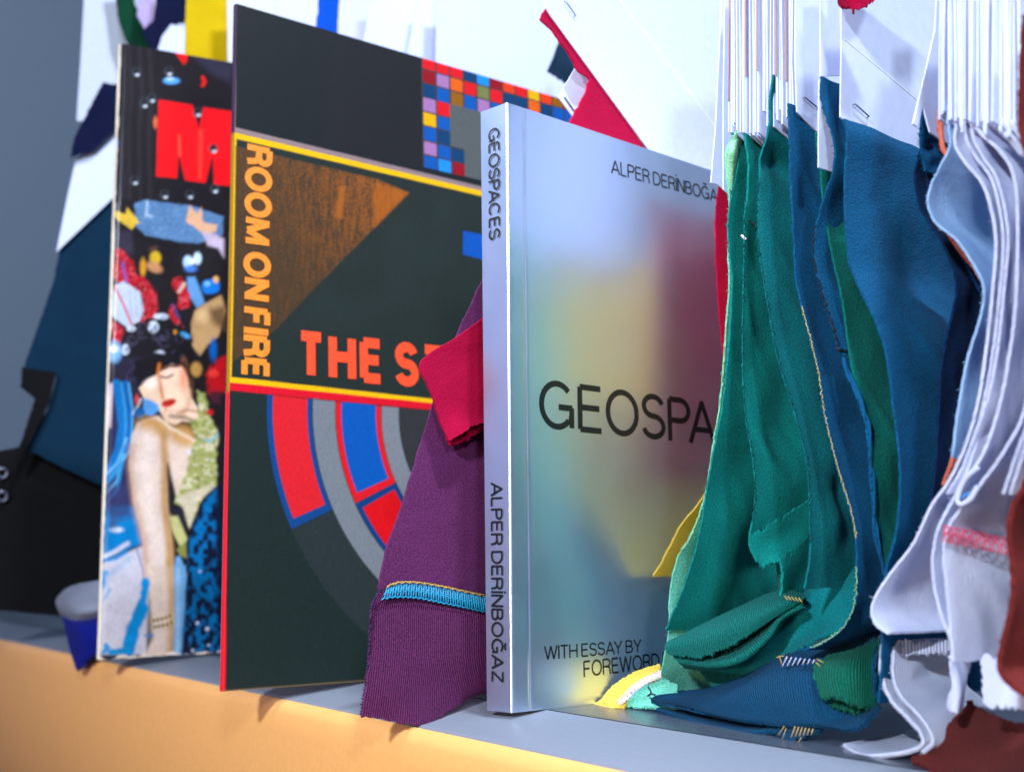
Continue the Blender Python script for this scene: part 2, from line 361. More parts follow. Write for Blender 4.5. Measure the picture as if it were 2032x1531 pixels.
# ------------------------------------------------------------------ stroke lettering
def arcp(cx, cy, rx, ry, a0, a1, n=22):
    t = np.radians(np.linspace(a0, a1, n)); return [(cx + rx * math.cos(a), cy + ry * math.sin(a)) for a in t]
def glyph(ch):
    """centre lines in a box 0..w, 0..1 -> (w, [polyline...])"""
    if ch == ' ': return 0.26, []
    base = {'Ğ': 'G', 'İ': 'I'}.get(ch, ch)
    if base == 'G': w = .78; S = [arcp(w/2, .5, w/2, .5, 42, 318) , [(w*.93, .13), (w*.97, .30), (w*.97, .45)], [(w*.97, .0), (w*.97, .47)], [(w*1.0, .46), (w*.55, .46)]]
    elif base == 'C': w = .76; S = [arcp(w/2, .5, w/2, .5, 45, 315)]
    elif base == 'O': w = .80; S = [arcp(w/2, .5, w/2, .5, 0, 360, 40)]
    elif base == 'E': w = .55; S = [[(0, -.0), (0, 1)], [(0, 1), (w, 1)], [(0, .52), (w*.93, .52)], [(0, 0), (w*1.02, 0)]]
    elif base == 'F': w = .53; S = [[(0, -.06), (0, 1)], [(0, 1), (w, 1)], [(0, .50), (w*.9, .50)]]
    elif base == 'S': w = .58; S = [arcp(w/2, .755, w/2*.93, .245, 15, 270, 20) + arcp(w/2, .255, w/2, .255, 90, -165, 22)]
    elif base == 'P': w = .58; S = [[(0, -.06), (0, 1)], [(0, 1), (w*.55, 1)] + arcp(w*.55, .735, w*.45, .265, 90, -90, 16) + [(0, .47)]]
    elif base == 'R': w = .62; S = [[(0, -.06), (0, 1)], [(0, 1), (w*.55, 1)] + arcp(w*.55, .75, w*.42, .25, 90, -90, 16) + [(0, .5)], [(w*.55, .5), (w*.85, .42), (w*.93, .25), (w*1.0, -.05)]]
    elif base == 'B': w = .60; S = [[(0, -.0), (0, 1)], [(0, 1), (w*.55, 1)] + arcp(w*.55, .765, w*.38, .235, 90, -90, 14) + [(0, .53)], [(w*.55, .53)] + arcp(w*.55, .265, w*.45, .265, 90, -90, 14) + [(0, 0)]]
    elif base == 'D': w = .68; S = [[(0, 0), (0, 1)], [(0, 1), (w*.42, 1)] + arcp(w*.42, .5, w*.58, .5, 90, -90, 20) + [(0, 0)]]
    elif base == 'A': w = .72; S = [[(-.03, -.06), (w/2+.01, 1.04)], [(w+.03, -.06), (w/2-.01, 1.04)], [(w*.2, .30), (w*.8, .30)]]
    elif base == 'L': w = .50; S = [[(0, -.0), (0, 1.05)], [(0, 0), (w, 0)]]
    elif base == 'I': w = .0; S = [[(0, -.06), (0, 1.06)]]
    elif base == 'N': w = .64; S = [[(0, -.06), (0, 1.06)], [(w, -.06), (w, 1.06)], [(0.02, 1.0), (w-.02, 0)]]
    elif base == 'Z': w = .60; S = [[(0.0, 1), (w, 1)], [(0, 0), (w*1.03, 0)], [(w-.02, .98), (.02, .02)]]
    elif base == 'W': w = 1.02; S = [[(-.02, 1.06), (w*.25, -.04)], [(w*.25, -.04), (w*.5, 1.04)], [(w*.5, 1.04), (w*.75, -.04)], [(w*.75, -.04), (w+.02, 1.06)]]
    elif base == 'M': w = .86; S = [[(0, -.06), (0.04, 1.04)], [(w, -.06), (w-.04, 1.04)], [(.04, 1.0), (w*.5, .02)], [(w*.5, .02), (w-.04, 1.0)]]
    elif base == 'T': w = .60; S = [[(-.02, 1), (w+.02, 1)], [(w/2, -.06), (w/2, 1)]]
    elif base == 'H': w = .64; S = [[(0, -.06), (0, 1.06)], [(w, -.06), (w, 1.06)], [(0, .52), (w, .52)]]
    elif base == 'Y': w = .66; S = [[(-.02, 1.06), (w/2, .42)], [(w+.02, 1.06), (w/2, .42)], [(w/2, -.06), (w/2, .46)]]
    elif base == 'K': w = .62; S = [[(0, -.06), (0, 1.06)], [(w, 1.05), (.02, .38)], [(w*.32, .58), (w*1.02, -.06)]]
    else: w = .5; S = []
    if ch == 'Ğ': S = S + [arcp(w/2, 1.34, .17, .13, 180, 360, 10)]
    if ch == 'İ': S = S + [[(0, 1.20), (0, 1.33)]]
    return w, S
def ribbon(pl, hw):
    p = np.asarray(pl, float); n = len(p)
    t = np.gradient(p, axis=0) if n > 2 else np.repeat((p[1:] - p[:1]), 2, 0)
    t /= np.linalg.norm(t, axis=1, keepdims=True) + 1e-9
    nn = np.stack([-t[:, 1], t[:, 0]], 1)
    return p + nn * hw, p - nn * hw
def text_run(s, weight, gap, squeeze=1.0):
    """list of (left, right) strips in em units, plus advance positions"""
    x = weight / 2; out = []; ends = []
    for ci, ch in enumerate(s):
        if s[ci - 1:ci + 1] in ('PA', 'AY', 'AC'): x -= {'PA': .13, 'AY': .12, 'AC': .03}[s[ci - 1:ci + 1]] * squeeze
        wd, S = glyph(ch); wd *= squeeze
        for pl in S:
            q = [((a * squeeze) + x, b * (1 - weight) + weight / 2) for a, b in pl]
            out.append(ribbon(q, weight / 2))
        x += wd + weight + gap if ch != ' ' else wd
        ends.append(x - gap - weight / 2)
    return out, ends
def lettering(name, s, fit, o, du, dv, nrm, mat, parent, weight=.13, gap=.10, squeeze=1.0, width=None, height=1.0, lift=0.00006, **kw):
    """s set from o along du (advance) and dv (up); the first `fit` letters span `width` metres, capitals are `height` metres"""
    strips, ends = text_run(s, weight, gap, squeeze)
    kx = width / ends[fit - 1]
    Vs, Fs, off = [], [], 0
    for i, (a, b) in enumerate(strips):
        z = lift + 0.000006 * (i % 7)
        def to(q): return o + du * (q[:, :1] * kx) + dv * (q[:, 1:] * height) + nrm * z
        n = len(a); Vs += [to(a), to(b)]
        Fs += [(off + j, off + n + j, off + n + j + 1, off + j + 1) for j in range(n - 1)]; off += 2 * n
    return mk(name, np.vstack(Vs), Fs, mat, parent, smooth=False, **kw)

# ------------------------------------------------------------------ print painter (works on arrays of cover points)
class Ink:
    def __init__(s, X, Y, base):
        s.X, s.Y = X, Y; s.c = np.tile(lin(base), (len(X), 1)); s.k = (1, 1, 0, 0)
    def xf(s, sc, ox, oy): s.k = (sc, sc, ox, oy)
    def T(s, pts): return [(a / s.k[0] + s.k[2], b / s.k[1] + s.k[3]) for a, b in pts]
    def put(s, m, col, op=1.0):
        m = np.clip(m, 0, 1)[:, None] * op; s.c = s.c * (1 - m) + lin(col) * m
    def dist(s, poly):
        d = np.full(len(s.X), 1e9); n = len(poly)
        for i in range(n):
            (ax, ay), (bx, by) = poly[i], poly[(i + 1) % n]
            vx, vy = bx - ax, by - ay; L = vx * vx + vy * vy + 1e-9
            t = np.clip(((s.X - ax) * vx + (s.Y - ay) * vy) / L, 0, 1)
            d = np.minimum(d, np.hypot(s.X - ax - t * vx, s.Y - ay - t * vy))
        return d
    def inside(s, poly):
        r = np.zeros(len(s.X), bool); n = len(poly)
        for i in range(n):
            (ax, ay), (bx, by) = poly[i], poly[(i + 1) % n]
            if ay == by: continue
            c = ((ay > s.Y) != (by > s.Y)) & (s.X < (bx - ax) * (s.Y - ay) / (by - ay) + ax)
            r ^= c
        return r
    def poly(s, pts, col, soft=1.0, op=1.0, tex=None, wob=0.0):
        pts = s.T(pts)
        d = s.dist(pts); ins = s.inside(pts); sd = np.where(ins, d, -d)
        if wob: sd = sd + wob * nz(s.X, s.Y, 0.12)
        m = np.clip(sd / soft + 0.5, 0, 1)
        if tex is not None: m = m * tex
        s.put(m, col, op)
    def line(s, pts, wd, col, soft=1.0, op=1.0, tex=None, wob=0.0):
        p = s.T(pts); d = np.full(len(s.X), 1e9)
        for (ax, ay), (bx, by) in zip(p[:-1], p[1:]):
            vx, vy = bx - ax, by - ay; L = vx * vx + vy * vy + 1e-9
            t = np.clip(((s.X - ax) * vx + (s.Y - ay) * vy) / L, 0, 1)
            d = np.minimum(d, np.hypot(s.X - ax - t * vx, s.Y - ay - t * vy))
        if wob: d = d + wob * nz(s.X, s.Y, 0.12)
        m = np.clip((wd / 2 / s.k[0] - d) / soft + 0.5, 0, 1)
        if tex is not None: m = m * tex
        s.put(m, col, op)
    def ell(s, cx, cy, rx, ry, col, soft=1.0, op=1.0, rot=0.0, tex=None, wob=0.0):
        (cx, cy), = s.T([(cx, cy)]); rx /= s.k[0]; ry /= s.k[1]; c, n = math.cos(math.radians(rot)), math.sin(math.radians(rot))
        u = ((s.X - cx) * c + (s.Y - cy) * n) / rx; v = (-(s.X - cx) * n + (s.Y - cy) * c) / ry
        sd = (1 - np.hypot(u, v)) * min(rx, ry)
        if wob: sd = sd + wob * nz(s.X, s.Y, 0.12)
        m = np.clip(sd / soft + 0.5, 0, 1)
        if tex is not None: m = m * tex
        s.put(m, col, op)
_T = rng.random((256, 256))
def nz(X, Y, f, seed=0):
    """value noise -1..1"""
    x = X * f + seed * 17.3; y = Y * f + seed * 9.7
    i = np.floor(x).astype(int); j = np.floor(y).astype(int); a = x - i; b = y - j
    a = a * a * (3 - 2 * a); b = b * b * (3 - 2 * b)
    g = lambda p, q: _T[p % 256, q % 256]
    return 2 * ((g(i, j) * (1 - a) + g(i + 1, j) * a) * (1 - b) + (g(i, j + 1) * (1 - a) + g(i + 1, j + 1) * a) * b) - 1
def frame(yaw, tau, lean):
    yaw, tau, lean = (math.radians(a) for a in (yaw, tau, lean))
    hd = np.array([math.sin(yaw), math.cos(yaw), 0]); n = np.array([math.cos(yaw), -math.sin(yaw), 0]); v = ZZ.copy()
    v, n = v * math.cos(lean) - n * math.sin(lean), n * math.cos(lean) + v * math.sin(lean)
    hd, v = hd * math.cos(tau) + v * math.sin(tau), v * math.cos(tau) - hd * math.sin(tau)
    return hd, v, n
def on(fr, px, py):
    o, hd, v, n = fr; q = ray(px, py); wv = CAM + q * (((o - CAM) @ n) / (q @ n)) - o
    return float(wv @ hd), float(wv @ v)
def box_in(fr, u0, u1, v0, v1, n0, n1):
    o, hd, v, n = fr
    c = [o + hd * a + v * b + n * d for d in (n0, n1) for b in (v0, v1) for a in (u0, u1)]
    return np.array(c), [(0, 2, 3, 1), (4, 5, 7, 6), (0, 1, 5, 4), (2, 6, 7, 3), (0, 4, 6, 2), (1, 3, 7, 5)]

# ================================================================== SETTING
YE, ZE, YC = -0.0224, -0.005, 0.0163
def strip(name, prof, x0, x1, mat, label=None, cat=None, kind='structure', nx=2):
    prof = np.asarray(prof, float); n = len(prof); xs = np.linspace(x0, x1, nx)
    V = np.vstack([np.column_stack([np.full(n, x), prof]) for x in xs])
    F = [(i * n + j, i * n + j + 1, (i + 1) * n + j + 1, (i + 1) * n + j) for i in range(nx - 1) for j in range(n - 1)]
    return mk(name, V, F, mat, None, label=label, cat=cat, kind=kind)
strip('shelf', [(YC, 0.0), (0.50, 0.0), (0.50, -0.02), (YC, -0.02), (YC, -0.0005)], -1.3, 0.7,
      plain('satin grey board', (74, 80, 92), 0.25, 0.0, 0.6), 'satin grey shelf board under the books and fabrics', 'shelf')
strip('shelf_rail', [(YC - 0.0002, -0.0002), (YE + 0.001, ZE), (YE, ZE - 0.0006), (YE, -0.02), (YC - 0.0002, -0.02)], -1.3, 0.7,
      plain('pale grey lacquer', (126, 132, 144), 0.5), 'pale grey sloping front rail of the shelf', 'shelf')
pr = [(YE + 0.0006, ZE - 0.0012)] + [(YE - 0.0004 - 0.030 * (1 - math.cos(a)), ZE - 0.0016 - 0.16 * math.sin(a)) for a in np.linspace(0.02, 1.35, 24)]
pr = [(YE - 0.001, ZE - 0.0007), (YE - 0.003, ZE - 0.002), (YE - 0.004, ZE - 0.006)] + [(YE - 0.004 + 0.05 * t ** 2, ZE - 0.006 - 0.16 * t) for t in np.linspace(0.05, 1, 14)]
strip('shelf_front', pr, -1.3, 0.7, plain('honey wood lacquer', (244, 180, 104), 0.5), 'warm honey coloured front of the shelf along the bottom', 'shelf front')
wallm = plain('blue grey cabinet', (80, 96, 114), 0.6)
def quad(name, a, b, c, d, mat, label, cat, kind=None):
    n = np.cross(np.array(b, float) - a, np.array(d, float) - a); n /= np.linalg.norm(n)
    return slab(name, [a, b, c, d], n, 0.012, mat, None, label=label, cat=cat, kind=kind)
quad('back_wall', (-1.3, 0.50, -0.02), (0.7, 0.50, -0.02), (0.7, 0.50, 1.3), (-1.3, 0.50, 1.3), wallm, 'blue grey cabinet back behind the hanging swatches', 'wall', 'structure')
quad('side_wall', (-1.10, -0.02, 0.0), (-1.10, 0.50, 0.0), (-1.10, 0.50, 1.3), (-1.10, -0.02, 1.3), wallm, 'blue grey cabinet side wall at the far left', 'wall', 'structure')

white = paper('white card', (206, 214, 240), var=0.035)
cream = paper('cream pages', (225, 218, 200), var=0.1)

# ================================================================== MAGAZINE
MO = np.array([-0.3116, -0.0444, 0.0]); mh, mv, mn = frame(12.161, 1.3227, 0.4887); MF = (MO, mh, mv, mn); MH = 0.3634; MW = 0.262
t = thing('magazine', 'large worn glossy magazine with red M and photo of dark haired woman on its cover', 'magazine', MO)
us = np.r_[np.linspace(0, 0.115, 190), np.linspace(0.125, MW, 12)]; vs = np.linspace(0, MH, 640)
U2, V2 = np.meshgrid(us, vs)
wn = 0.0012 * np.exp(-((V2 - MH) / 0.01) ** 2) * np.exp(-(U2 / 0.012) ** 2)
edge_n = 0.0002 * nz(U2 * 0 + 3, V2, 160.0)
rr = np.minimum(U2 / 0.003, 1); bow = -0.0022 * (1 - rr) ** 2
GP = MO + mh * (U2 + np.where(U2 < 1e-6, edge_n * 0.4, 0))[..., None] + mv * V2[..., None] + mn * (bow + 0.0006 * nz(U2, V2, 30.0))[..., None]
GP[0] += mv * (0.0004 * nz(us * 1.0, us * 0, 300.0))[:, None]
X, Y = proj(GP.reshape(-1, 3))
k = Ink(X, Y, (30, 25, 29))
A = k
grain = 0.5 + 0.5 * nz(X, Y, 0.25)
# head of the cover: black ground with streaks, drops, the big letter
A.xf(3.828, 0, 0)
for xx in (930, 975, 1055, 1130): A.line([(xx, 330), (xx + 25, 700), (xx, 1000), (xx + 10, 1500)], 22, (60, 56, 62), 8, 0.4)
A.poly([(1440, 400), (1760, 480), (1760, 640), (1600, 560)], (55, 52, 75), 14, 0.6)
A.poly([(1205, 758), (1460, 798), (1510, 985), (1545, 815), (1760, 848), (1760, 1415), (1625, 1400), (1615, 1180), (1560, 1392), (1405, 1370), (1360, 1170), (1345, 1355), (1185, 1340)], (242, 14, 24), 1.5)
A.line([(1525, 1000), (1520, 1350)], 26, (255, 70, 50), 5, 0.7); A.line([(1360, 1030), (1365, 1180)], 18, (255, 90, 60), 4, 0.7)
A.poly([(1325, 393), (1425, 398), (1420, 470), (1395, 495)], (238, 15, 15), 1.5); A.line([(1540, 590), (1555, 620), (1540, 650)], 26, (238, 25, 20), 2)
A.ell(1302, 615, 62, 26, (90, 165, 235), 3); A.ell(1290, 600, 30, 10, (190, 225, 255), 2); A.ell(1180, 930, 15, 45, (230, 110, 70), 3)
for a, b in ((1035, 550), (1282, 545), (1152, 748), (1095, 788), (1022, 1372), (1250, 1478), (1440, 1478), (1630, 1435), (1500, 856), (1620, 1130)):
    A.ell(a, b, 34, 36, (70, 75, 85), 3, 0.8); A.ell(a, b - 8, 22, 24, (22, 20, 24), 3, 0.9); A.ell(a + 8, b + 20, 15, 10, (215, 225, 235), 2)
A.poly([(880, 1040), (905, 1090), (880, 1140)], (50, 130, 200), 3)
# middle band: cloth sign, dancers
A.xf(3.828, 0, 380)
A.poly([(860, 300), (1000, 300), (1010, 480), (860, 470)], (58, 52, 70), 10, 0.8)
A.poly([(1022, 95), (1100, 65), (1450, 108), (1695, 190), (1690, 330), (1500, 395), (1380, 385), (1100, 330), (1030, 262)], (84, 124, 168), 3, wob=1.0)
A.poly([(1022, 95), (1100, 65), (1450, 108), (1695, 190), (1690, 330), (1500, 395), (1100, 330)], (125, 165, 205), 4, 0.6, tex=np.clip(nz(X, Y, 0.45) * 1.5, 0, 1))
A.line([(1120, 75), (1110, 180), (1150, 190)], 18, (190, 205, 220), 3, 0.7)
A.poly([(862, 140), (955, 172), (968, 124), (1066, 240), (1030, 250), (1000, 292), (930, 240), (862, 190)], (228, 188, 58), 3, wob=1.0)
A.poly([(1440, 108), (1500, 165), (1530, 120), (1545, 240), (1655, 250), (1640, 300), (1560, 335), (1410, 225)], (232, 178, 140), 4, wob=1.5)
A.poly([(1530, 300), (1640, 330), (1700, 360), (1700, 500), (1660, 430), (1580, 410)], (205, 185, 208), 6)
A.ell(1180, 505, 42, 52, (212, 172, 38), 5); A.ell(1172, 575, 62, 36, (206, 142, 96), 6, rot=25); A.ell(1086, 575, 22, 66, (222, 150, 30), 4)
A.ell(1165, 432, 36, 14, (90, 60, 50), 4, rot=-20)
A.ell(1428, 535, 36, 48, (190, 222, 252), 4); A.ell(1500, 508, 30, 46, (205, 232, 255), 4); A.ell(1450, 585, 44, 26, (70, 130, 215), 5); A.ell(1462, 530, 20, 20, (250, 252, 255), 4)
A.poly([(1420, 650), (1480, 645), (1520, 740), (1555, 850), (1495, 882), (1430, 780)], (98, 152, 208), 4)
A.ell(1600, 722, 68, 60, (18, 118, 212), 4, wob=2.0); A.ell(1640, 668, 22, 26, (240, 180, 110), 3); A.ell(1575, 700, 24, 20, (120, 190, 240), 3)
sp = np.clip(nz(X, Y, 0.35, 2) * 2.0, 0, 1)
for pl, wd in (([(905, 470), (985, 560), (1000, 640)], 70), ([(870, 570), (940, 660), (1060, 700), (1130, 780), (1150, 880), (1120, 960)], 110), ([(1350, 690), (1400, 800), (1390, 850)], 90), ([(1310, 880), (1300, 930), (1370, 1030)], 45), ([(830, 1000), (900, 1050), (890, 1130)], 70)):
    A.line(pl, wd, (186, 14, 32), 3, 1, wob=2.5); A.line(pl, wd * .9, (250, 110, 120), 3, 0.9, tex=np.clip(sp - .35, 0, 1))
    A.line(pl, wd * .9, (90, 5, 20), 3, 0.9, tex=np.clip(nz(X, Y, 0.3, 5) * 1.6 - .3, 0, 1))
A.poly([(870, 715), (940, 680), (1060, 760), (1092, 900), (1060, 985), (970, 1035), (840, 940)], (192, 202, 222), 3)
for d in (0, 50, 100): A.line([(985 + d * .8, 740 + d * .3), (1000 + d * .8, 950)], 12, (150, 160, 190), 5, 0.6)
A.line([(870, 720), (935, 850), (1000, 1005)], 16, (205, 75, 70), 3)
A.line([(930, 540), (960, 690)], 20, (110, 90, 190), 4, .8); A.line([(1310, 860), (1360, 960)], 16, (110, 80, 150), 5, .7); A.line([(1360, 760), (1400, 700)], 24, (225, 190, 170), 3)
A.poly([(1480, 905), (1560, 850), (1680, 785), (1715, 900), (1660, 1100), (1580, 1160), (1520, 1245), (1460, 1180), (1452, 1000)], (188, 148, 98), 4)
A.poly([(1580, 900), (1715, 860), (1715, 1060), (1620, 1000)], (90, 62, 40), 14, .85); A.ell(1540, 940, 45, 60, (220, 180, 130), 12, .8)
A.ell(1620, 1200, 28, 80, (10, 90, 170), 6); A.poly([(1560, 1400), (1650, 1270), (1720, 1250), (1720, 1531), (1590, 1531)], (178, 16, 26), 6, wob=4)
A.ell(1620, 1380, 40, 30, (235, 60, 50), 5, .8); A.ell(1490, 1350, 42, 55, (190, 140, 70), 6)
# black curls, petals, sleeping face
A.ell(1190, 1190, 275, 225, (26, 23, 28), 5, wob=5.0); A.poly([(820, 1250), (1100, 1260), (1150, 1500), (1000, 1531), (860, 1480)], (42, 38, 58), 10)
for a, b in ((1050, 1320), (1000, 1400), (1100, 1420), (1250, 1150), (1350, 1230)): A.line(arcp(a, b, 40, 30, 20, 240, 10), 8, (80, 74, 100), 3, .6)
for a, b, c, d in ((1165, 1030, 42, 46), (1225, 950, 52, 22), (952, 1200, 30, 36), (1218, 1232, 40, 26), (990, 1040, 34, 20)):
    A.ell(a, b, c, d, (205, 215, 228), 3, wob=1.5); A.ell(a + 12, b + 5, c * .4, d * .5, (120, 135, 170), 3, .8)
A.ell(1405, 1090, 40, 18, (70, 165, 225), 3, rot=25); A.ell(1330, 1066, 14, 16, (220, 150, 40), 2); A.ell(870, 1215, 55, 80, (120, 175, 228), 8); A.ell(860, 1195, 40, 26, (235, 240, 248), 5)
A.poly([(1055, 1490), (1110, 1440), (1170, 1400), (1240, 1350), (1300, 1308), (1390, 1335), (1430, 1420), (1450, 1560), (1500, 1640), (1515, 1745), (1440, 1750), (1380, 1742), (1335, 1772), (1262, 1750), (1205, 1650), (1110, 1600)], (242, 206, 176), 3)
A.ell(1395, 1420, 28, 110, (248, 150, 104), 10, .85); A.line([(1205, 1390), (1222, 1500), (1240, 1570)], 26, (206, 120, 56), 6, .95); A.ell(1150, 1450, 50, 40, (255, 240, 225), 12, .7); A.ell(1330, 1560, 70, 60, (250, 214, 180), 14, .8); A.line([(1240, 1600), (1262, 1640), (1250, 1680)], 14, (214, 150, 110), 5, .8); A.line([(1380, 1700), (1440, 1600), (1440, 1440)], 30, (206, 140, 96), 10, .6)
A.ell(1282, 1368, 54, 30, (246, 210, 186), 8, rot=-28); A.line([(1222, 1404), (1265, 1414), (1312, 1392)], 13, (40, 22, 20), 3); A.poly([(1000, 1300), (1200, 1220), (1330, 1230), (1420, 1330), (1410, 1350), (1320, 1290), (1240, 1330), (1180, 1390), (1090, 1450), (1040, 1480)], (26, 22, 28), 5, wob=3.0)
A.line([(1400, 1300), (1440, 1400), (1450, 1480)], 30, (30, 24, 28), 6, .8)
for q in range(26):
    c_ = rng.uniform(0, 1); a0_ = rng.uniform(0, 360); cx_, cy_ = 960 + 480 * c_, 1010 + rng.uniform(-60, 60) + 330 * abs(c_ - .5) ** 1.5 + (240 if q % 3 == 0 else 0) * (1 - c_)
    A.line(arcp(cx_, cy_, rng.uniform(22, 48), rng.uniform(20, 40), a0_, a0_ + 230, 9), rng.uniform(7, 13), (24, 20, 26) if q % 2 else (72, 66, 92), 3, .75); A.line([(1225, 1352), (1290, 1322), (1350, 1325)], 10, (110, 70, 54), 4, .7)
A.line([(1210, 1310), (1200, 1370)], 18, (240, 130, 30), 4)
# shoulder, arm, green bodice, blue scarf
A.xf(3.828, 0, 760)
A.poly([(800, 0), (860, 0), (850, 340), (795, 345)], (216, 196, 206), 4)
A.poly([(865, 0), (1000, 60), (1030, 250), (990, 420), (980, 620), (1030, 930), (780, 930), (790, 360), (840, 340)], (44, 46, 84), 6)
for q, (o1, c1, wd) in enumerate(((0, (12, 116, 190), 60), (38, (60, 160, 218), 18), (70, (10, 96, 170), 44), (92, (95, 185, 232), 12))):
    A.line([(885 + o1, 0), (915 + o1, 200), (930 + o1 * .8, 330), (900 + o1, 500), (850 + o1 * .7, 620), (780 + o1 * .6, 720)], wd, c1, 4, .95)
for q in range(4): A.line([(960 - q * 10, 420 + q * 60), (900 - q * 4, 600 + q * 70), (780, 720 + q * 72)], 22, (30, 140, 205) if q % 2 else (110, 185, 230), 4, .9)
A.line([(1010, 230), (1050, 170), (1070, 120)], 14, (205, 205, 220), 4); A.poly([(1090, 112), (1150, 130), (1200, 160), (1212, 200), (1160, 250), (1085, 235)], (84, 152, 214), 5); A.ell(1040, 125, 14, 38, (225, 70, 80), 4); A.ell(1060, 225, 42, 40, (20, 90, 150), 4)
A.poly([(780, 930), (1030, 930), (1090, 1212), (770, 1345)], (4, 128, 196), 10); A.poly([(780, 780), (980, 760), (1010, 1010), (850, 1060), (780, 960)], (56, 58, 104), 22, .8)
A.ell(885, 1112, 50, 20, (205, 222, 240), 4); A.line([(780, 1320), (870, 1280), (970, 1215)], 34, (200, 205, 222), 5); A.ell(860, 1080, 30, 40, (70, 72, 110), 12, .6)
A.poly([(765, 1370), (1092, 1230), (1130, 1540), (1110, 2060), (750, 2060)], (204, 200, 212), 6)
A.line([(770, 1350), (880, 1330), (960, 1280)], 26, (40, 140, 205), 5); A.ell(780, 1500, 30, 60, (30, 140, 205), 8); A.line([(840, 1450), (980, 1330)], 30, (140, 180, 215), 12, .7); A.line([(1040, 1260), (1085, 1420), (1100, 1531)], 8, (80, 100, 150), 4)
A.poly([(1000, 400), (1040, 300), (1180, 248), (1290, 330), (1480, 440), (1440, 640), (1300, 560), (1275, 620), (1272, 900), (1310, 1260), (1325, 1560), (1115, 1560), (1085, 1220), (1010, 900), (978, 600)], (222, 196, 180), 4)
A.poly([(1290, 330), (1490, 440), (1430, 620), (1420, 800), (1340, 860), (1290, 640), (1275, 480)], (234, 206, 184), 5)
A.ell(1180, 330, 130, 66, (196, 146, 84), 14, .95, rot=15); A.ell(1390, 400, 100, 80, (205, 152, 84), 16, .9, rot=20); A.ell(1350, 600, 50, 120, (236, 212, 196), 14, .7)
A.line([(1120, 420), (1110, 700), (1150, 1000), (1200, 1300), (1220, 1560)], 120, (240, 220, 208), 26, .8); A.line([(1000, 480), (990, 640), (1020, 900), (1095, 1220), (1125, 1560)], 40, (196, 150, 122), 14, .7)
A.line([(1240, 400), (1255, 620), (1250, 900), (1290, 1260), (1290, 1560)], 56, (190, 140, 78), 11, .9); A.line([(1200, 260), (1300, 340), (1470, 430)], 22, (250, 225, 200), 6, .7); A.line([(1300, 250), (1410, 262), (1480, 290)], 26, (60, 50, 40), 8, .8)
A.poly([(1265, 600), (1285, 640), (1310, 940), (1400, 950), (1420, 1120), (1340, 1010), (1285, 980)], (40, 38, 52), 5)
grn = [(1500, 60), (1560, 80), (1585, 250), (1660, 380), (1640, 560), (1645, 770), (1540, 860), (1440, 1090), (1400, 940), (1325, 910), (1410, 700), (1430, 560), (1490, 420), (1440, 290), (1510, 260)]
A.poly(grn, (166, 170, 98), 5, wob=3); A.poly(grn, (222, 212, 176), 5, .9, tex=np.clip(nz(X * 0.4, Y, 0.22, 3) * 2, 0, 1)); A.poly(grn, (104, 112, 50), 5, .7, tex=np.clip(nz(X, Y * .6, 0.3, 8) * 2 - .5, 0, 1))
A.poly([(1340, 880), (1440, 820), (1640, 780), (1500, 900), (1440, 1100), (1400, 960)], (224, 208, 182), 6, .8)
A.ell(1435, 525, 18, 26, (225, 215, 225), 4); A.line([(1560, 430), (1600, 440), (1650, 390)], 18, (150, 200, 210), 4); A.ell(1592, 222, 26, 22, (205, 30, 40), 4); A.poly([(1590, 60), (1680, 60), (1670, 160), (1610, 150)], (70, 30, 40), 8)
A.ell(1282, 150, 58, 30, (206, 52, 40), 3, rot=-18); A.line([(1240, 152), (1290, 150), (1330, 128)], 11, (90, 14, 16), 2); A.line([(1250, 205), (1300, 212), (1350, 196)], 10, (214, 160, 130), 4, .7); A.line([(1345, 225), (1420, 205), (1510, 215)], 18, (150, 96, 60), 6, .7)
A.poly([(1660, 770), (1540, 880), (1465, 1050), (1430, 1200), (1410, 1560), (1400, 2060), (1680, 2060), (1680, 760)], (16, 24, 50), 4)
sq = np.clip(nz(X, Y, 0.11, 4) * 1.6 + .35 + .5 * nz(X, Y, 0.4, 6), 0, 1)
A.poly([(1640, 800), (1560, 890), (1490, 1050), (1440, 1200), (1430, 1560), (1500, 1560), (1640, 1700), (1640, 1000)], (2, 112, 178), 10, .95, tex=sq)
A.poly([(1288, 1008), (1350, 1008), (1422, 1180), (1384, 1275), (1310, 1120)], (198, 194, 128), 4); A.poly([(1340, 1260), (1410, 1200), (1420, 1330), (1370, 1310)], (140, 140, 70), 4)
A.poly([(1335, 1320), (1365, 1310), (1420, 1450), (1405, 1560), (1315, 1560)], (112, 172, 222), 5)
A.xf(3.818, 0, 1130)
A.poly([(1315, -30), (1405, -30), (1400, 300), (1372, 650), (1305, 650)], (112, 168, 214), 6); A.line([(1350, 0), (1345, 640)], 22, (160, 200, 230), 7, .8)
A.poly([(1110, -30), (1302, -30), (1312, 330), (1312, 450), (1288, 650), (1085, 660), (1160, 520), (1150, 350)], (222, 197, 180), 8)
A.line([(1282, -60), (1292, 60), (1298, 300), (1290, 620)], 44, (192, 146, 84), 12, .8); A.ell(1190, 330, 60, 300, (232, 212, 198), 16, .5)
A.line([(1105, 90), (1085, 230), (1040, 330)], 60, (8, 138, 206), 5, wob=1.5); A.line([(1075, 300), (1010, 440), (975, 600)], 100, (8, 138, 206), 5, wob=2); A.line([(990, 610), (900, 615), (840, 625)], 50, (20, 142, 206), 5, wob=2)
A.line([(765, 60), (800, 20)], 40, (40, 150, 212), 6); A.line([(780, 230), (830, 150)], 24, (90, 160, 205), 6, .8); A.line([(800, 570), (820, 590), (780, 620)], 34, (50, 145, 205), 4, wob=2); A.line([(1100, 497), (1155, 495)], 18, (70, 130, 200), 4)
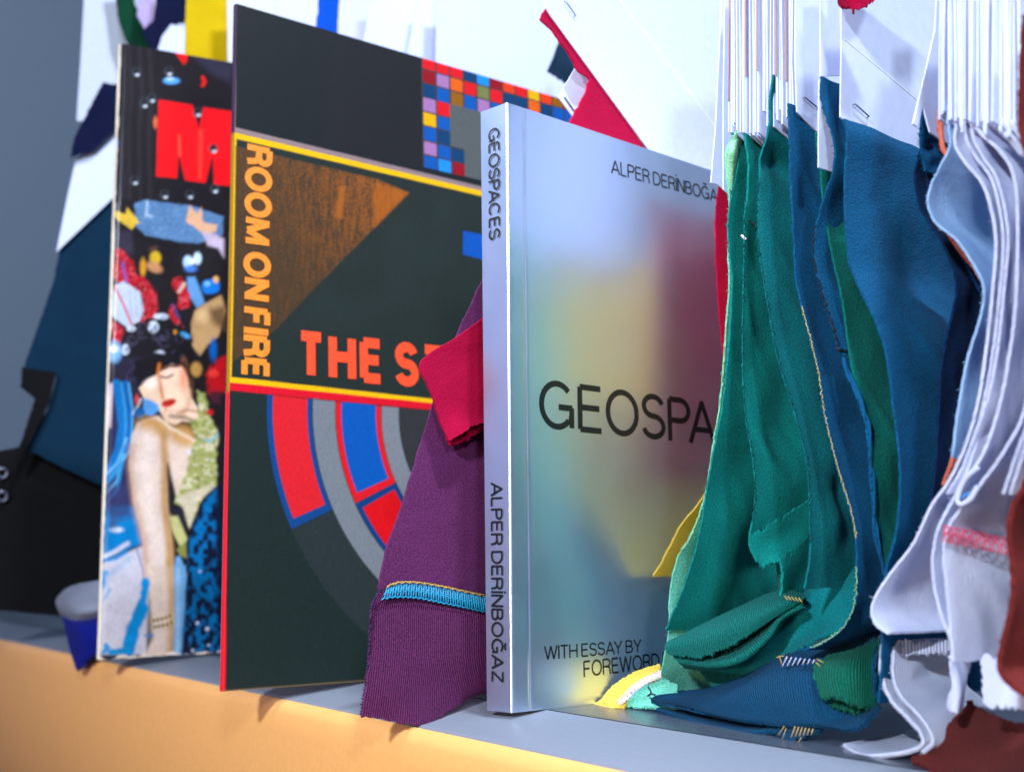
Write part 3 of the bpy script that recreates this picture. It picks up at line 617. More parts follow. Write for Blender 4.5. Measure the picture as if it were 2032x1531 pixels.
for (a, b), (c, d) in (((1150, 385), (1305, 340)), ((1158, 432), (1315, 392))):
    for q in range(11):
        f_ = q / 10; A.ell(a + (c - a) * f_, b + (d - b) * f_ + 8 * math.sin(f_ * 3.1), 9, 13, (52, 44, 40) if q % 2 else (214, 182, 120), 1.5)
A.poly([(1440, -20), (1660, -20), (1660, 640), (1400, 640), (1380, 500), (1400, 300)], (2, 106, 168), 12, .95, tex=np.clip(nz(X, Y, 0.12, 9) * 1.7 + .1 + .5 * nz(X, Y, 0.45, 2), 0, 1))
for a, b, r in ((1495, 402, 14), (1570, 446, 16), (1460, 610, 12), (1580, 570, 10), (1515, 10, 10)): A.ell(a, b, r, r, (190, 200, 225), 2.5)
k.c *= (0.78 * (1 + .10 * nz(X, Y, .05, 11) + .05 * nz(X, Y, .15, 12) + .03 * nz(X, Y, .45, 13)))[:, None]
# worn paper along the edges
wear = np.clip((0.0006 + 0.0003 * nz(V2 * 0, V2, 260.0).ravel() - U2.ravel()) / 0.0004, 0, 1); A.put(wear, (222, 212, 196), .9)
wear = np.clip((0.0012 + 0.0016 * nz(U2.ravel(), U2.ravel() * 0 + 5, 380.0) - V2.ravel()) / 0.0005, 0, 1); A.put(wear, (216, 200, 188), .9)
nvv, nuu = U2.shape
mk('front_cover', GP.reshape(-1, 3), grid_faces(nvv, nuu), printed('glossy magazine print', 0.28, 0.2), t, ink=k.c)
V, F = box_in(MF, 0.0006, MW - 0.002, 0.0008, MH - 0.0012, -0.0055, -0.0026); mk('page_block', V, F, cream, t, smooth=False)
V, F = box_in(MF, -0.0002, MW, 0, MH, -0.0075, -0.0058); mk('back_cover', V, F, paper('magazine back', (230, 225, 215), 0.4), t, smooth=False)
sg = []
for v_ in np.linspace(0, MH, 160):
    for a in np.linspace(-90, 90, 7):
        sg.append(MO + mh * (0.0006 - 0.0013 * math.cos(math.radians(a)) + 0.00004 * rng.normal()) + mv * v_ + mn * (-0.0046 + 0.0030 * math.sin(math.radians(a))))
mk('spine', np.array(sg), grid_faces(160, 7), paper('worn spine paper', (232, 222, 200), 0.6, var=0.12, scale=900), t)

# ================================================================== RECORD SLEEVE
LO = np.array([-0.1262, -0.0528, 0.0]); lh, lv, ln = frame(4.031, 0.262, 2.998); LF = (LO, lh, lv, ln); LH = 0.3144; LW = 0.3144
t = thing('record_sleeve', 'tall square record sleeve with yellow framed ROOM ON FIRE lettering on dark green', 'record sleeve', LO)
us = np.r_[np.linspace(0, 0.245, 520), np.linspace(0.25, LW, 10)]; vs = np.linspace(0, LH, 760)
U2, V2 = np.meshgrid(us, vs); u_, v_ = U2.ravel(), V2.ravel()
GP = LO + lh * U2[..., None] + lv * V2[..., None] + ln * (0.00012 * nz(U2, V2, 18.0))[..., None]
X, Y = proj(GP.reshape(-1, 3)); A = Ink(X, Y, (30, 44, 42))
A.xf(3.827, 440, 0)
A.poly([(60, 0), (2900, 850), (2900, 1700), (60, 985)], (27, 33, 35), 1.2)
A.poly([(800, 200), (1600, 400), (1600, 1350), (700, 1150)], (36, 34, 38), 60, .6)
A.poly([(76, -20), (110, -10), (104, 968), (2400, 1520), (2400, 1560), (70, 1000)], (150, 128, 126), 1.2)
pu, pv = on(LF, 836, 118); pu2, pv2 = on(LF, 842, 336)
u0, v0, v1 = pu, pv2 + 0.001, LH
pal = [(226, 22, 34), (10, 86, 168), (30, 140, 226), (236, 176, 6), (150, 92, 14), (12, 62, 104), (236, 96, 18), (168, 118, 170), (150, 16, 30), (120, 124, 70), (226, 22, 34), (236, 60, 20), (88, 94, 92)]
cell = (LH - pv2) / 7.75; cu = (on(LF, 891, 132)[0] - pu) / 2; ii = np.floor((u_ - u0) / cu).astype(int); jj = np.floor((LH + 0.0025 - v_) / cell).astype(int)
msk = (u_ > u0) & (v_ > v0)
r2 = np.random.default_rng(23); tab = r2.integers(0, len(pal) - 1, (64, 64))
for a in range(64):
    for b in range(1, 64):
        if tab[a, b] == tab[a, b - 1]: tab[a, b] = (tab[a, b] + 3) % (len(pal) - 1)
tab[2:5, 3:6] = len(pal) - 1; tab[3:5, 6:8] = len(pal) - 1; tab[11:14, 2:5] = len(pal) - 1; tab[18:22, 4:7] = len(pal) - 1
cid = tab[np.clip(ii, 0, 63), np.clip(jj, 0, 63)]
palL = np.array([lin(c) for c in pal]); fu = (u_ - u0) / cu - ii; fv = (LH + 0.0025 - v_) / cell - jj
A.c[msk] = palL[cid[msk]]
ln_ = msk & ((fv < 0.09) | (fu < 0.07)) & (cid != len(pal) - 1); A.c[ln_] = lin((62, 56, 54))
# yellow frame with the dark panel inside
A.poly([(70, 1000), (2600, 1598), (2600, 3165), (38, 2903)], (246, 190, 4), 1.2)
A.poly([(112, 1054), (2500, 1612), (2500, 3126), (76, 2861)], (36, 46, 42), 1.2)
A.xf(3.646, 440, 380)
tri = [(100, -330), (1120, -90), (1352, 10), (1110, 255), (870, 500), (640, 735), (390, 1000), (85, 1230)]
tex = np.clip(0.42 + 0.6 * nz(X, Y, 0.42, 1) + 0.5 * nz(X * 1.2, Y * 0.15, 0.25, 2) + 0.0015 * (X - 600), 0, 1)
fade = np.clip(0.25 + 0.0021 * (X - 470) - 0.0014 * (Y - 300), 0.12, 1); A.poly(tri, (76, 56, 34), 3, .9); A.poly(tri, (186, 102, 28), 4, .78, tex=tex * fade)
A.poly([(1120, -60), (1352, 10), (1110, 255), (1090, 60)], (186, 98, 20), 8, .6); A.poly([(850, -40), (900, -40), (870, 200), (820, 180)], (190, 104, 26), 8, .55)
A.poly([(1352, 10), (1700, 60), (1640, 700), (1000, 1000), (390, 1000), (870, 500)], (40, 52, 50), 40, .5, tex=np.clip(.5 + nz(X, Y, .02, 4), 0, 1))
A.poly([(1745, 285), (1990, 330), (1990, 520), (1745, 455)], (10, 84, 176), 2)
A.xf(3.629, 420, 760)
A.poly([(95, -10), (1900, 175), (1900, 225), (110, 50)], (228, 16, 40), 1.2)
A.poly([(95, -10), (116, 50), (100, 2400), (70, 2400)], (222, 18, 38), 1.2)
# lower panel: plain sweeping bands of red, blue and grey
q3 = np.array([on(LF, 530, 788), on(LF, 536, 900), on(LF, 578, 1049)])
cc_ = np.linalg.solve(2 * (q3[1:] - q3[:1]), (q3[1:] ** 2).sum(1) - (q3[0] ** 2).sum()); c1, c2 = float(cc_[0]), float(cc_[1])
R_ = np.hypot(u_ - c1, v_ - c2); th_ = np.degrees(np.arctan2(c2 - v_, c1 - u_)); below = v_ < on(LF, 640, 792)[1] - 0.0155 * (u_ - on(LF, 640, 792)[0])
ang = lambda px, py: math.degrees(math.atan2(c2 - on(LF, px, py)[1], c1 - on(LF, px, py)[0]))
T1, T2 = ang(620, 1030), ang(750, 975)
def band(r0, r1, a0, a1, col, op=1.0):
    m = np.clip((R_ - r0) / 0.0004, 0, 1) * np.clip((r1 - R_) / 0.0004, 0, 1) * np.clip((th_ - a0) / 0.15, 0, 1) * np.clip((a1 - th_) / 0.15, 0, 1) * below
    A.put(m, col, op)
R1 = math.hypot(on(LF, 534, 890)[0] - c1, on(LF, 534, 890)[1] - c2); R2 = math.hypot(on(LF, 626, 890)[0] - c1, on(LF, 626, 890)[1] - c2); R3 = math.hypot(on(LF, 672, 890)[0] - c1, on(LF, 672, 890)[1] - c2); R4 = math.hypot(on(LF, 764, 890)[0] - c1, on(LF, 764, 890)[1] - c2); R5 = math.hypot(on(LF, 800, 890)[0] - c1, on(LF, 800, 890)[1] - c2)
band(R3, R2, -25, 95, (124, 130, 136)); band(R5, R4, -25, 95, (128, 132, 138)); band(0, R5, -25, 95, (52, 52, 54))
band(R2, R1, T1, 80, (52, 60, 62), .5); A.ell(660, 1130, 70, 40, (86, 94, 98), 60, .0)
band(R2, R1, -25, T1, (18, 70, 134)); band(R2 + .0024, R1 - .0028, -25, T1 - 1.8, (228, 34, 44))
band(R4, R3, -25, T2, (228, 26, 36)); band(R4 + .0026, R3 - .0028, -25, T2 - 2.4, (4, 88, 176))
band(R4, R3, T2, 64, (14, 62, 122)); band(R4 + .0022, R3 - .0024, T2 + 2, 62, (226, 14, 24))
A.xf(3.629, 420, 760); A.poly([(116, 48), (1900, 222), (1900, 232), (116, 58)], (60, 20, 26), 1.5, .6)
A.put(np.clip(nz(X, Y, 0.9, 7) - .90, 0, 1) * 6, (150, 165, 160), .18)
A.c *= 0.76
A.put(np.clip((0.0006 - v_) / 0.0003, 0, 1), (120, 96, 60), .8)
mk('front_panel', GP.reshape(-1, 3), grid_faces(len(vs), len(us)), printed('matt sleeve print', 0.5), t, ink=A.c)
V, F = box_in(LF, 0.0, LW, 0.0, LH, -0.0036, -0.0006); mk('board', V, F, paper('sleeve board', (70, 60, 52), 0.6), t, smooth=False)
su = np.linspace(0, LH, 200); sn_ = np.linspace(-1, 1, 7); SG = []
for b in su:
    for a in sn_: SG.append(LO + lv * b + ln * (-0.0019 + 0.0019 * a) - lh * (0.0009 * math.sqrt(max(0, 1 - a * a)) ))
SG = np.array(SG); sv_ = np.repeat(su, 7)
ki = np.tile(lin((60, 40, 62)), (len(SG), 1)); top = on(LF, 452, 775)[1]
ki[sv_ < top] = lin((214, 22, 40)); ki[(sv_ >= top) & (sv_ < on(LF, 460, 262)[1])] = lin((150, 110, 20))
side = np.tile(sn_, 200); ki[(side < -0.2)] = lin((34, 26, 36)); ki[(side > -0.6) & (side < -0.2) & (sv_ < top)] = lin((170, 150, 160))
mk('spine', SG, grid_faces(200, 7), printed('sleeve spine print', 0.4), t, ink=ki)
org = paper('orange ink', (226, 130, 30), 0.5, var=0.16, scale=700); red_or = paper('red orange ink', (238, 70, 26), 0.5, var=0.14, scale=500)
a0 = on(LF, 487, 284); a1 = on(LF, 478, 748); a2 = on(LF, 541, 296)
o = LO + lh * a0[0] + lv * a0[1]; dn = (lh * (a1[0] - a0[0]) + lv * (a1[1] - a0[1])); Lr = np.linalg.norm(dn); dn /= Lr
rt = np.cross(ln, dn); rt = -rt if rt @ lh < 0 else rt
lettering('title_lettering', 'ROOM ON FIRE', 12, o, dn, rt, ln, org, t, weight=.225, gap=.03, width=Lr, height=(a2[0] - a0[0]), lift=0.0002, squeeze=.86)
a0 = on(LF, 590, 748); a1 = on(LF, 762, 763); a2 = on(LF, 588, 654)
o = LO + lh * a0[0] + lv * a0[1]; dn = (lh * (a1[0] - a0[0]) + lv * (a1[1] - a0[1])); Lr = np.linalg.norm(dn); dn /= Lr; up_ = np.cross(ln, dn); up_ = -up_ if up_ @ lv < 0 else up_
lettering('band_lettering', 'THE STROKES', 3, o, dn, up_, ln, red_or, t, weight=.225, gap=.10, width=Lr, height=(a2[1] - a0[1]), lift=0.0002, squeeze=.80)

# ================================================================== SILVER PAPERBACK
GO = np.zeros(3); gh, gv, gn = frame(-0.339, 0.0986, 0.6503); GF = (GO, gh, gv, gn); GH = 0.2304; GW = 0.17
t = thing('paperback_book', 'silver satin paperback titled GEOSPACES with coloured reflections on its cover', 'book', GO)
sl = P(965, 1408, z=0); sd_ = sl - GO; GT = np.linalg.norm(sd_); sd_ /= GT           # spine runs along sd_
m, nt, b = nodes_of('satin silver film'); L = nt.links.new
tc = N(nt, 'ShaderNodeTexCoord'); n1 = N(nt, 'ShaderNodeTexNoise', in_Scale=60.0, in_Detail=5.0); L(tc.outputs['Object'], n1.inputs['Vector'])
mr = N(nt, 'ShaderNodeMapRange', in_From_Min=.3, in_From_Max=.7, in_To_Min=.31, in_To_Max=.37); L(n1.outputs['Fac'], mr.inputs[0]); L(mr.outputs[0], b.inputs['Roughness'])
b.inputs['Base Color'].default_value = (0.66, 0.78, 0.94, 1); b.inputs['Metallic'].default_value = 0.92
n2 = N(nt, 'ShaderNodeTexNoise', in_Scale=2500.0, in_Detail=1.0); L(tc.outputs['Object'], n2.inputs['Vector'])
bp = N(nt, 'ShaderNodeBump', in_Strength=.03, in_Distance=.0002); L(n2.outputs['Fac'], bp.inputs['Height']); L(bp.outputs[0], b.inputs['Normal'])
silver = m
hu = on(GF, 1046, 900)[0]
us = np.r_[np.linspace(0, 0.0009, 6), np.linspace(0.0022, hu - .0012, 8), np.linspace(hu - .0008, hu + .0008, 7), np.linspace(hu + .002, GW, 40)]
vs = np.linspace(0, GH, 90); U2, V2 = np.meshgrid(us, vs)
nn = -0.0008 * np.clip(1 - U2 / 0.0009, 0, 1) ** 2 - 0.00028 * np.exp(-((U2 - hu) / 0.00045) ** 2) - 0.0006 * np.clip(1 - U2 / hu, 0, 1) * 0.4
GP = GO + gh * U2[..., None] + gv * V2[..., None] + gn * nn[..., None]
mk('front_cover', GP.reshape(-1, 3), grid_faces(len(vs), len(us)), silver, t)
S2, V2 = np.meshgrid(np.linspace(0, 1, 16), vs)
GS = GO + gn * -0.0008 + sd_ * ((GT * (1 + .16 * V2 / GH) - .001) * S2)[..., None] + gv * V2[..., None] - np.array([0, 1, 0]) * (0.00002 * np.sin(S2 * np.pi))[..., None]
mk('spine', GS.reshape(-1, 3), grid_faces(len(vs), 16, 0, True), silver, t)
V, F = box_in(GF, 0.0015, GW - .001, 0.0006, GH - .0006, -GT + .001, -0.0012); mk('page_block', V, F, cream, t, smooth=False)
V, F = box_in(GF, 0.0005, GW, 0, GH, -GT - 0.0004, -GT + .0006); mk('back_cover', V, F, silver, t, smooth=False)
blk = plain('black ink', (14, 20, 22), 0.45)
def cover_text(name, s, fit, pl, prr, pt, **kw):
    a0, a1, a2 = on(GF, *pl), on(GF, *prr), on(GF, *pt)
    o = GO + gh * a0[0] + gv * a0[1]; dn = gh * (a1[0] - a0[0]) + gv * (a1[1] - a0[1]); Lr = np.linalg.norm(dn); dn /= Lr
    up_ = np.cross(gn, dn); up_ = -up_ if up_ @ gv < 0 else up_
    lettering(name, s, fit, o, dn, up_, gn, blk, t, width=Lr, height=(a2[1] - a0[1]), **kw)
cover_text('title_lettering', 'GEOSPACES', 6, (1070, 849), (1421, 884), (1070, 750), weight=.125, gap=.07)
cover_text('author_lettering', 'ALPER DERİNBOĞAZ', 15, (1213, 344), (1424, 402), (1213, 316), weight=.125, gap=.06)
cover_text('credit_lettering', 'WITH ESSAY BY', 13, (1080, 1309), (1273, 1293), (1080, 1281), weight=.125, gap=.06)
cover_text('credit_lettering', 'FOREWORD BY', 8, (1158, 1343), (1309, 1325), (1158, 1310), weight=.125, gap=.06)
sn = np.cross(sd_, gv); sn = -sn if sn[1] > 0 else sn; sn /= np.linalg.norm(sn); SF = (GO, -sd_, gv, sn)
def spine_text(name, s, ptop, pbot, xl, xr, **kw):
    a0, a1 = on(SF, *ptop), on(SF, *pbot); b0, b1 = on(SF, xl, ptop[1])[0], on(SF, xr, ptop[1])[0]
    o = GO - sd_ * b0 + gv * a0[1]
    lettering(name, s, len(s), o, -gv, -sd_, sn, blk, t, width=a0[1] - a1[1], height=b1 - b0, lift=0.00027, **kw)
spine_text('spine_lettering', 'GEOSPACES', (980, 255), (980, 476), 979, 1001, weight=.13, gap=.07)
spine_text('spine_lettering', 'ALPER DERİNBOĞAZ', (985, 957), (985, 1354), 978, 1001, weight=.13, gap=.07)

# ================================================================== CLOTH COLOURS
TEAL = cloth('teal jersey', (0, 134, 126), thin=.2); TEALD = cloth('deep teal jersey', (0, 116, 120)); TEALR = cloth('teal ribbing', (0, 118, 108), rib=0.0009)
BLUE = cloth('blue jersey', (0, 82, 124)); BLUER = cloth('blue ribbing', (0, 74, 112), rib=0.0009); NAVY = cloth('navy jersey', (2, 38, 78))
GREEN = cloth('bottle green jersey', (0, 112, 100)); GREENR = cloth('bottle green ribbing', (4, 106, 84), rib=0.0009)
MINT = cloth('mint jersey', (124, 222, 192), thin=.3); CRIM = cloth('crimson jersey', (196, 4, 66), var=.16, thin=.3); YEL = cloth('lemon jersey', (246, 214, 92), var=.12, thin=.45)
PURP = cloth('purple jersey', (102, 42, 92)); PURPR = cloth('purple ribbing', (106, 42, 94), rib=0.0009); MAR = cloth('maroon jersey', (112, 36, 32)); MARR = cloth('maroon ribbing', (108, 34, 30), rib=0.0009)
LBLUE = cloth('pale blue jersey', (170, 208, 244), var=.08, thin=.25); WHT = cloth('white jersey', (222, 229, 252), var=.05, soft=.03, thin=.25); WHTR = cloth('white ribbing', (220, 227, 250), rib=0.0010, var=.06, soft=.04, thin=.2)
CORAL = cloth('coral jersey', (232, 120, 96)); DGREEN = cloth('dark green jersey', (4, 62, 40)); BLACK = cloth('black jersey', (12, 12, 16)); DNAVY = cloth('midnight jersey', (6, 14, 52)); PETROL = cloth('petrol jersey', (2, 42, 66)); ROYAL = cloth('royal blue jersey', (2, 20, 130)); CYAN = cloth('bright blue jersey', (0, 82, 200)); MUST = cloth('mustard yellow jersey', (214, 180, 4), var=.1); LILAC = cloth('lilac jersey', (190, 170, 215))
THB = plain('turquoise thread', (20, 150, 190), .6); THY = plain('straw thread', (208, 196, 120), .7); THP = plain('pink thread', (232, 50, 88), .6); THW = plain('lavender thread', (205, 200, 225), .6); THG = plain('gold thread', (205, 165, 70), .6); THM = plain('pale green thread', (150, 205, 150), .7); THK = plain('dark thread', (6, 14, 26), .7)
EDGE_SHADE = paper('card edge shade', (166, 128, 112)); INKB = plain('black ink', (14, 20, 22))

def strokes(name, segs, y, mat, parent, r=.00016, lift=.0006):
    return tubes(name, [toward(cr([P(p[0], p[1], y=y), toward(P((p[0] + q[0]) / 2, (p[1] + q[1]) / 2, y=y), .0004), P(q[0], q[1], y=y)], 6), lift) for p, q in segs], r, mat, parent, k=5)
def swatch(label, at, group='fabric swatches hanging in the right hand bundle', name='fabric_swatch', cat='fabric swatch'):
    return thing(name, label, cat, at, group)

# ------------------------------------------------------------------ purple and crimson swatches between the sleeve and the book
t = swatch('purple swatch with turquoise seam hanging in front of the record sleeve', P(740, 1420, x=-.03), None)
xs_ = -.033
def pr_(q): return P(q[0], q[1], x=xs_ + (q[2] if len(q) > 2 else 0))
def plane_loft(name, rows, mat, parent, nu=70, nv=60, th=.0011, fr=.00025, bulge=None, **kw):
    R = np.array([cr([pr_(q) for q in r], nu) for r in rows]); G = np.stack([cr(R[:, j], nv) for j in range(nu)], 1)
    if bulge is not None:
        s, t_ = np.meshgrid(np.linspace(0, 1, nu), np.linspace(0, 1, nv)); G[..., 0] += bulge(s, t_)
    G = fray(G, fr, ('l', 'b')); V, F, UV = sheet_mesh(G, th); return mk(name, V, F, mat, parent, uv=UV, **kw)
plane_loft('jersey', [[(962, 545), (1040, 590), (1160, 640)], [(905, 665), (1000, 700), (1160, 760)], [(850, 820), (960, 850), (1160, 900)], [(795, 1000), (900, 1020), (1160, 1080)], [(765, 1090), (880, 1110), (1160, 1180)], [(748, 1168), (800, 1168), (960, 1200), (1160, 1240)]], PURP, t,
           bulge=lambda s, q: .0016 * np.sin(3 * s + 2 * q) - .001 * q)
plane_loft('ribbed_cuff', [[(752, 1172, .001), (810, 1170, .001), (960, 1203, .001), (1160, 1246, .001)], [(735, 1208, .002), (800, 1206, .002), (960, 1235, .002), (1160, 1270)], [(731, 1290, .003), (800, 1292, .003), (960, 1305, .003), (1160, 1320)], [(722, 1365, .004), (800, 1368, .004), (960, 1352, .002), (1160, 1350)], [(714, 1420, .004), (770, 1428, .004), (835, 1436, .006), (900, 1402, .003), (965, 1372), (1160, 1352)]], PURPR, t,
           bulge=lambda s, q: .0012 * np.sin(2.5 * s + 1.5 * q))
def pserge(name, top, bot, x, n, mat, parent, r=.00024, lift=.0012):
    A_ = toward(cr([P(q[0], q[1], x=x) for q in top], n), lift); B_ = toward(cr([P(q[0], q[1], x=x) for q in bot], n), lift); Ls = []
    for i in range(n - 2):
        m_ = (A_[i] + B_[i + 1]) / 2; j = rng.normal(0, .00010, 3)
        Ls.append(cr([A_[i] + j, toward(A_[i] * .6 + B_[i + 1] * .4, .0006), toward(m_, .0007), B_[i + 1] + j], 6))
        if i % 2 == 0: Ls.append(cr([m_, toward(m_, .0006), A_[i + 2]], 5))
    for cve in (A_ * .45 + B_ * .55, B_):
        Ls.append(toward(cve + ZZ * (.0003 * np.where(np.arange(n) % 2, 1, -1))[:, None], .0005))
    return tubes(name, Ls, r, mat, parent)
pserge('seam_stitching', [(768, 1166), (790, 1158), (830, 1158), (880, 1166), (925, 1176), (970, 1185)], [(757, 1188), (785, 1184), (830, 1186), (880, 1196), (925, 1205), (970, 1215)], xs_ + .003, 44, THB, t, r=.00030)
pserge('seam_piping', [(768, 1162), (790, 1154), (830, 1154), (880, 1162), (925, 1172), (970, 1181)], [(768, 1164), (790, 1156), (830, 1156), (880, 1164), (925, 1174), (970, 1183)], xs_ + .0033, 30, THG, t, r=.00016)
Eb = cr([P(a, b, x=xs_ + .004) for a, b in ((752, 1172), (735, 1210), (731, 1290), (722, 1365), (714, 1420))], 60)
edging('edge_overlock', Eb, plain('plum thread', (70, 20, 80), .7), t, r=.00026, amp=.0008)

xs_ = -.0265
t = swatch('folded crimson swatch overlapping the purple one beside the silver book', P(890, 880, x=xs_), None)
plane_loft('upper_layer', [[(975, 618), (1040, 575), (1160, 520)], [(905, 668), (1000, 660), (1160, 620)], [(832, 718), (930, 712), (1160, 720)], [(848, 772), (940, 780), (1160, 800)], [(866, 824), (945, 822), (1160, 850)], [(886, 876, .001), (915, 860, .002), (962, 838, .001), (1160, 800)]], CRIM, t, bulge=lambda s, q: .0012 * np.sin(2 + 3 * s))
xs_ = -.0275
plane_loft('under_layer', [[(880, 800), (930, 790), (1100, 760)], [(884, 860), (930, 850), (1100, 820)], [(892, 883), (925, 874), (965, 850), (1100, 800)]], CRIM, t)

# ------------------------------------------------------------------ crimson swatch with the white card above the silver book
t = swatch('tilted crimson swatch under a big white card above the silver book', P(1250, 400, x=-.022), None)
card('header_card', [(1070, -60), (1083, 16), (1092, 30), (1284, 292), (1330, 352), (1520, 460), (1560, 380), (1560, -60)], -.0190, white, t)
fcard('jersey', [(1089, 8), (1072, 38), (1100, 66), (1128, 104), (1148, 142), (1170, 158), (1160, 188), (1146, 214), (1134, 236), (1120, 262), (1200, 330), (1420, 470), (1400, 440), (1284, 300)], -.0200, CRIM, t)
staple('staple', (1120, 3), (1140, 32), -.0188, t)
card('crease_line', [(1229, 0), (1231, 0), (1420, 250), (1418, 250)], -.01885, paper('card fold', (246, 248, 252)), t, th=.0001)
t = swatch('small white paper tag sticking out behind the crimson swatch edge', P(1130, 240, x=-.03), None, 'paper_tag', 'paper tag')
card('tag_sheet', [(1146, 128), (1190, 165), (1170, 260), (1142, 238), (1108, 192)], -.026, white, t)
card('ink_line', [(1119, 194), (1121, 192), (1142, 222), (1140, 224)], -.0258, INKB, t, th=.0001)

# ------------------------------------------------------------------ right hand bundle, from the left
Y0 = .050
def xat(px, py=200, y=Y0): return float(P(px, py, y=y)[0])
t = swatch('crimson swatch showing as a narrow red strip beside the silver book', P(1425, 800, y=Y0))
hang('jersey', [(1440, 330), (1424, 380), (1419, 460), (1423, 560), (1430, 660), (1440, 740), (1462, 860), (1480, 930)], .098, .085, CRIM, t, nv=120, straight=.15)
card('header_card', [(1434, -60), (1428, 100), (1420, 260), (1411, 362), (1424, 366), (1470, 400), (1560, 440), (1560, -60)], xat(1424, 200, .066), white, t)
t = swatch('lemon yellow swatch with its pointed corner beside the silver book', P(1300, 1140, y=Y0 + .004))
E = hang('jersey', [(1450, 350), (1449, 420), (1452, 560), (1450, 720), (1440, 860), (1415, 950), (1385, 1000), (1352, 1040), (1328, 1085), (1310, 1120), (1296, 1142)], .068, .11, YEL, t, nv=150, straight=.12)[1]
t = swatch('mint green swatch hanging to the shelf beside the yellow corner', P(1300, 1395, y=Y0 + .002))
E = hang('jersey', [(1446, 290), (1441, 330), (1448, 420), (1445, 500), (1447, 560), (1441, 640), (1436, 720), (1427, 810), (1412, 900), (1400, 980), (1372, 1060), (1343, 1110), (1328, 1180), (1327, 1240), (1316, 1310), (1303, 1372), (1300, 1398)], Y0 + .001, .06, MINT, t, nv=200, straight=.35, bulge=((.003, .86, .1, .5, .3),))[1]
edging('edge_thread', E[60:150], THM, t, r=.0002, amp=.0004)
hang('unseen_reflected_cloth', [(1424, 985), (1404, 1060), (1376, 1120), (1352, 1200), (1348, 1300), (1334, 1392)], .0625, .08, cloth('turquoise jersey', (0, 168, 190), thin=.5), t, nv=120, straight=.1, fuzz=0)  # unseen cloth added so the silver cover mirrors turquoise
loft('toe', [[(1302, 1340, .052), (1320, 1348, .05), (1345, 1360, .05)], [(1265, 1372, .046), (1300, 1378, .046), (1345, 1385, .046)], [(1222, 1402, .041), (1270, 1403, .041), (1345, 1408, .042)]], MINT, t, nu=40, nv=24)
tubes('loose_stitches', [cr([P(*q, y=.0405) for q in l], 8) for l in ([(1286, 1362), (1292, 1372), (1288, 1380)], [(1285, 1380), (1292, 1376), (1300, 1378)], [(1290, 1384), (1298, 1388)])], .0003, THK, t)
loft('curl', [[(1458, 264, .046), (1464, 268, .048), (1472, 276, .055)], [(1441, 300, .046), (1454, 300, .044), (1471, 305, .052)], [(1443, 340, .046), (1452, 340, .046), (1462, 342, .052)], [(1449, 376, .047), (1452, 372, .048), (1456, 370, .051)]], cloth('pale mint jersey', (140, 205, 160)), t, nu=24, nv=30)
t = swatch('yellow ribbed cuff lying on the shelf at the foot of the silver book', P(1230, 1400, z=0), None, 'fabric_cuff', 'fabric cuff')
YCF = cloth('butter yellow jersey', (250, 208, 84), var=.12, thin=.2)
loft('jersey', [[(1310, 1318, .058), (1270, 1330, .056), (1240, 1345, .052), (1212, 1366, .047), (1198, 1382, .044)], [(1312, 1330, .053), (1272, 1345, .050), (1242, 1362, .046), (1214, 1382, .042), (1196, 1392, .040)], [(1312, 1345, .050), (1272, 1360, .047), (1246, 1375, .044), (1228, 1392, .041), (1214, 1402, .0385)]], YCF, t, nu=50, nv=24)
loft('hem', [[(1214, 1374, .045), (1230, 1372, .046), (1262, 1366, .05)], [(1185, 1394, .041), (1212, 1396, .040), (1250, 1388, .043)], [(1178, 1399, .040), (1210, 1406, .0375), (1238, 1404, .039)]], YCF, t, nu=30, nv=20)
serge('seam_stitching', [(1312, 1330, .046), (1280, 1344, .045), (1255, 1360, .043), (1236, 1380, .041), (1222, 1392, .04)], [(1312, 1342, .045), (1286, 1354, .044), (1262, 1370, .042), (1246, 1386, .040), (1230, 1398, .039)], .045, 26, THW, t, r=.00017)

t = swatch('teal green swatch outermost of the green ones with a pointed lower corner', P(1330, 1250, y=Y0 - .002))
E = hang('jersey', [(1452, 262), (1462, 300), (1464, 330), (1452, 385), (1444, 440), (1447, 500), (1452, 560), (1448, 650), (1441, 740), (1429, 830), (1413, 910), (1400, 980), (1391, 1040), (1377, 1100), (1358, 1160), (1336, 1215), (1320, 1250)], Y0 - .002, .05, TEAL, t, nv=240, straight=.25, bulge=((.002, .86, .10, .35, .15), (-.008, .83, .06, .85, .3)))[1]
card('header_card', [(1452, -60), (1453, 120), (1452, 262), (1462, 268), (1520, 310), (1560, 330), (1560, -60)], xat(1453, 200, Y0 - .002), white, t)
tubes('basting_stitches', [np.array([P(a, b, y=Y0 - .004), P(a + 1, b + 11, y=Y0 - .004)]) for a, b in [(1478, 400 + 22 * q) for q in range(2)]] + [np.array([P(1478, 432, y=Y0 - .004), P(1501, 448, y=Y0 - .004)])], .0003, THK, t)
tubes('pin', [np.array([P(1472, 467, y=Y0 - .006), P(1480, 475, y=Y0 - .006)])], .0005, paper('thread bead', (230, 235, 240)), t)
t = swatch('teal green swatch second from the left with curled dark hem', P(1540, 1180, y=Y0 - .006))
Y1 = Y0 - .006
E = hang('jersey', [(1476, 262), (1484, 320), (1483, 380), (1478, 430), (1477, 500), (1475, 580), (1474, 680), (1475, 760), (1482, 840), (1494, 910), (1499, 970), (1495, 1020), (1487, 1060), (1488, 1085), (1500, 1112)], Y1, .016, TEAL, t, nv=220, straight=.2, th=.0008, fr=.0002, bulge=((.0015, .9, .1, .5, .3),), taper=([0, .5, .8, 1], [.030, .034, .036, .022]))[1]
edging('edge_thread', E[40:200], cloth('teal fuzz', (0, 84, 84)), t, r=.00018, amp=.0003)
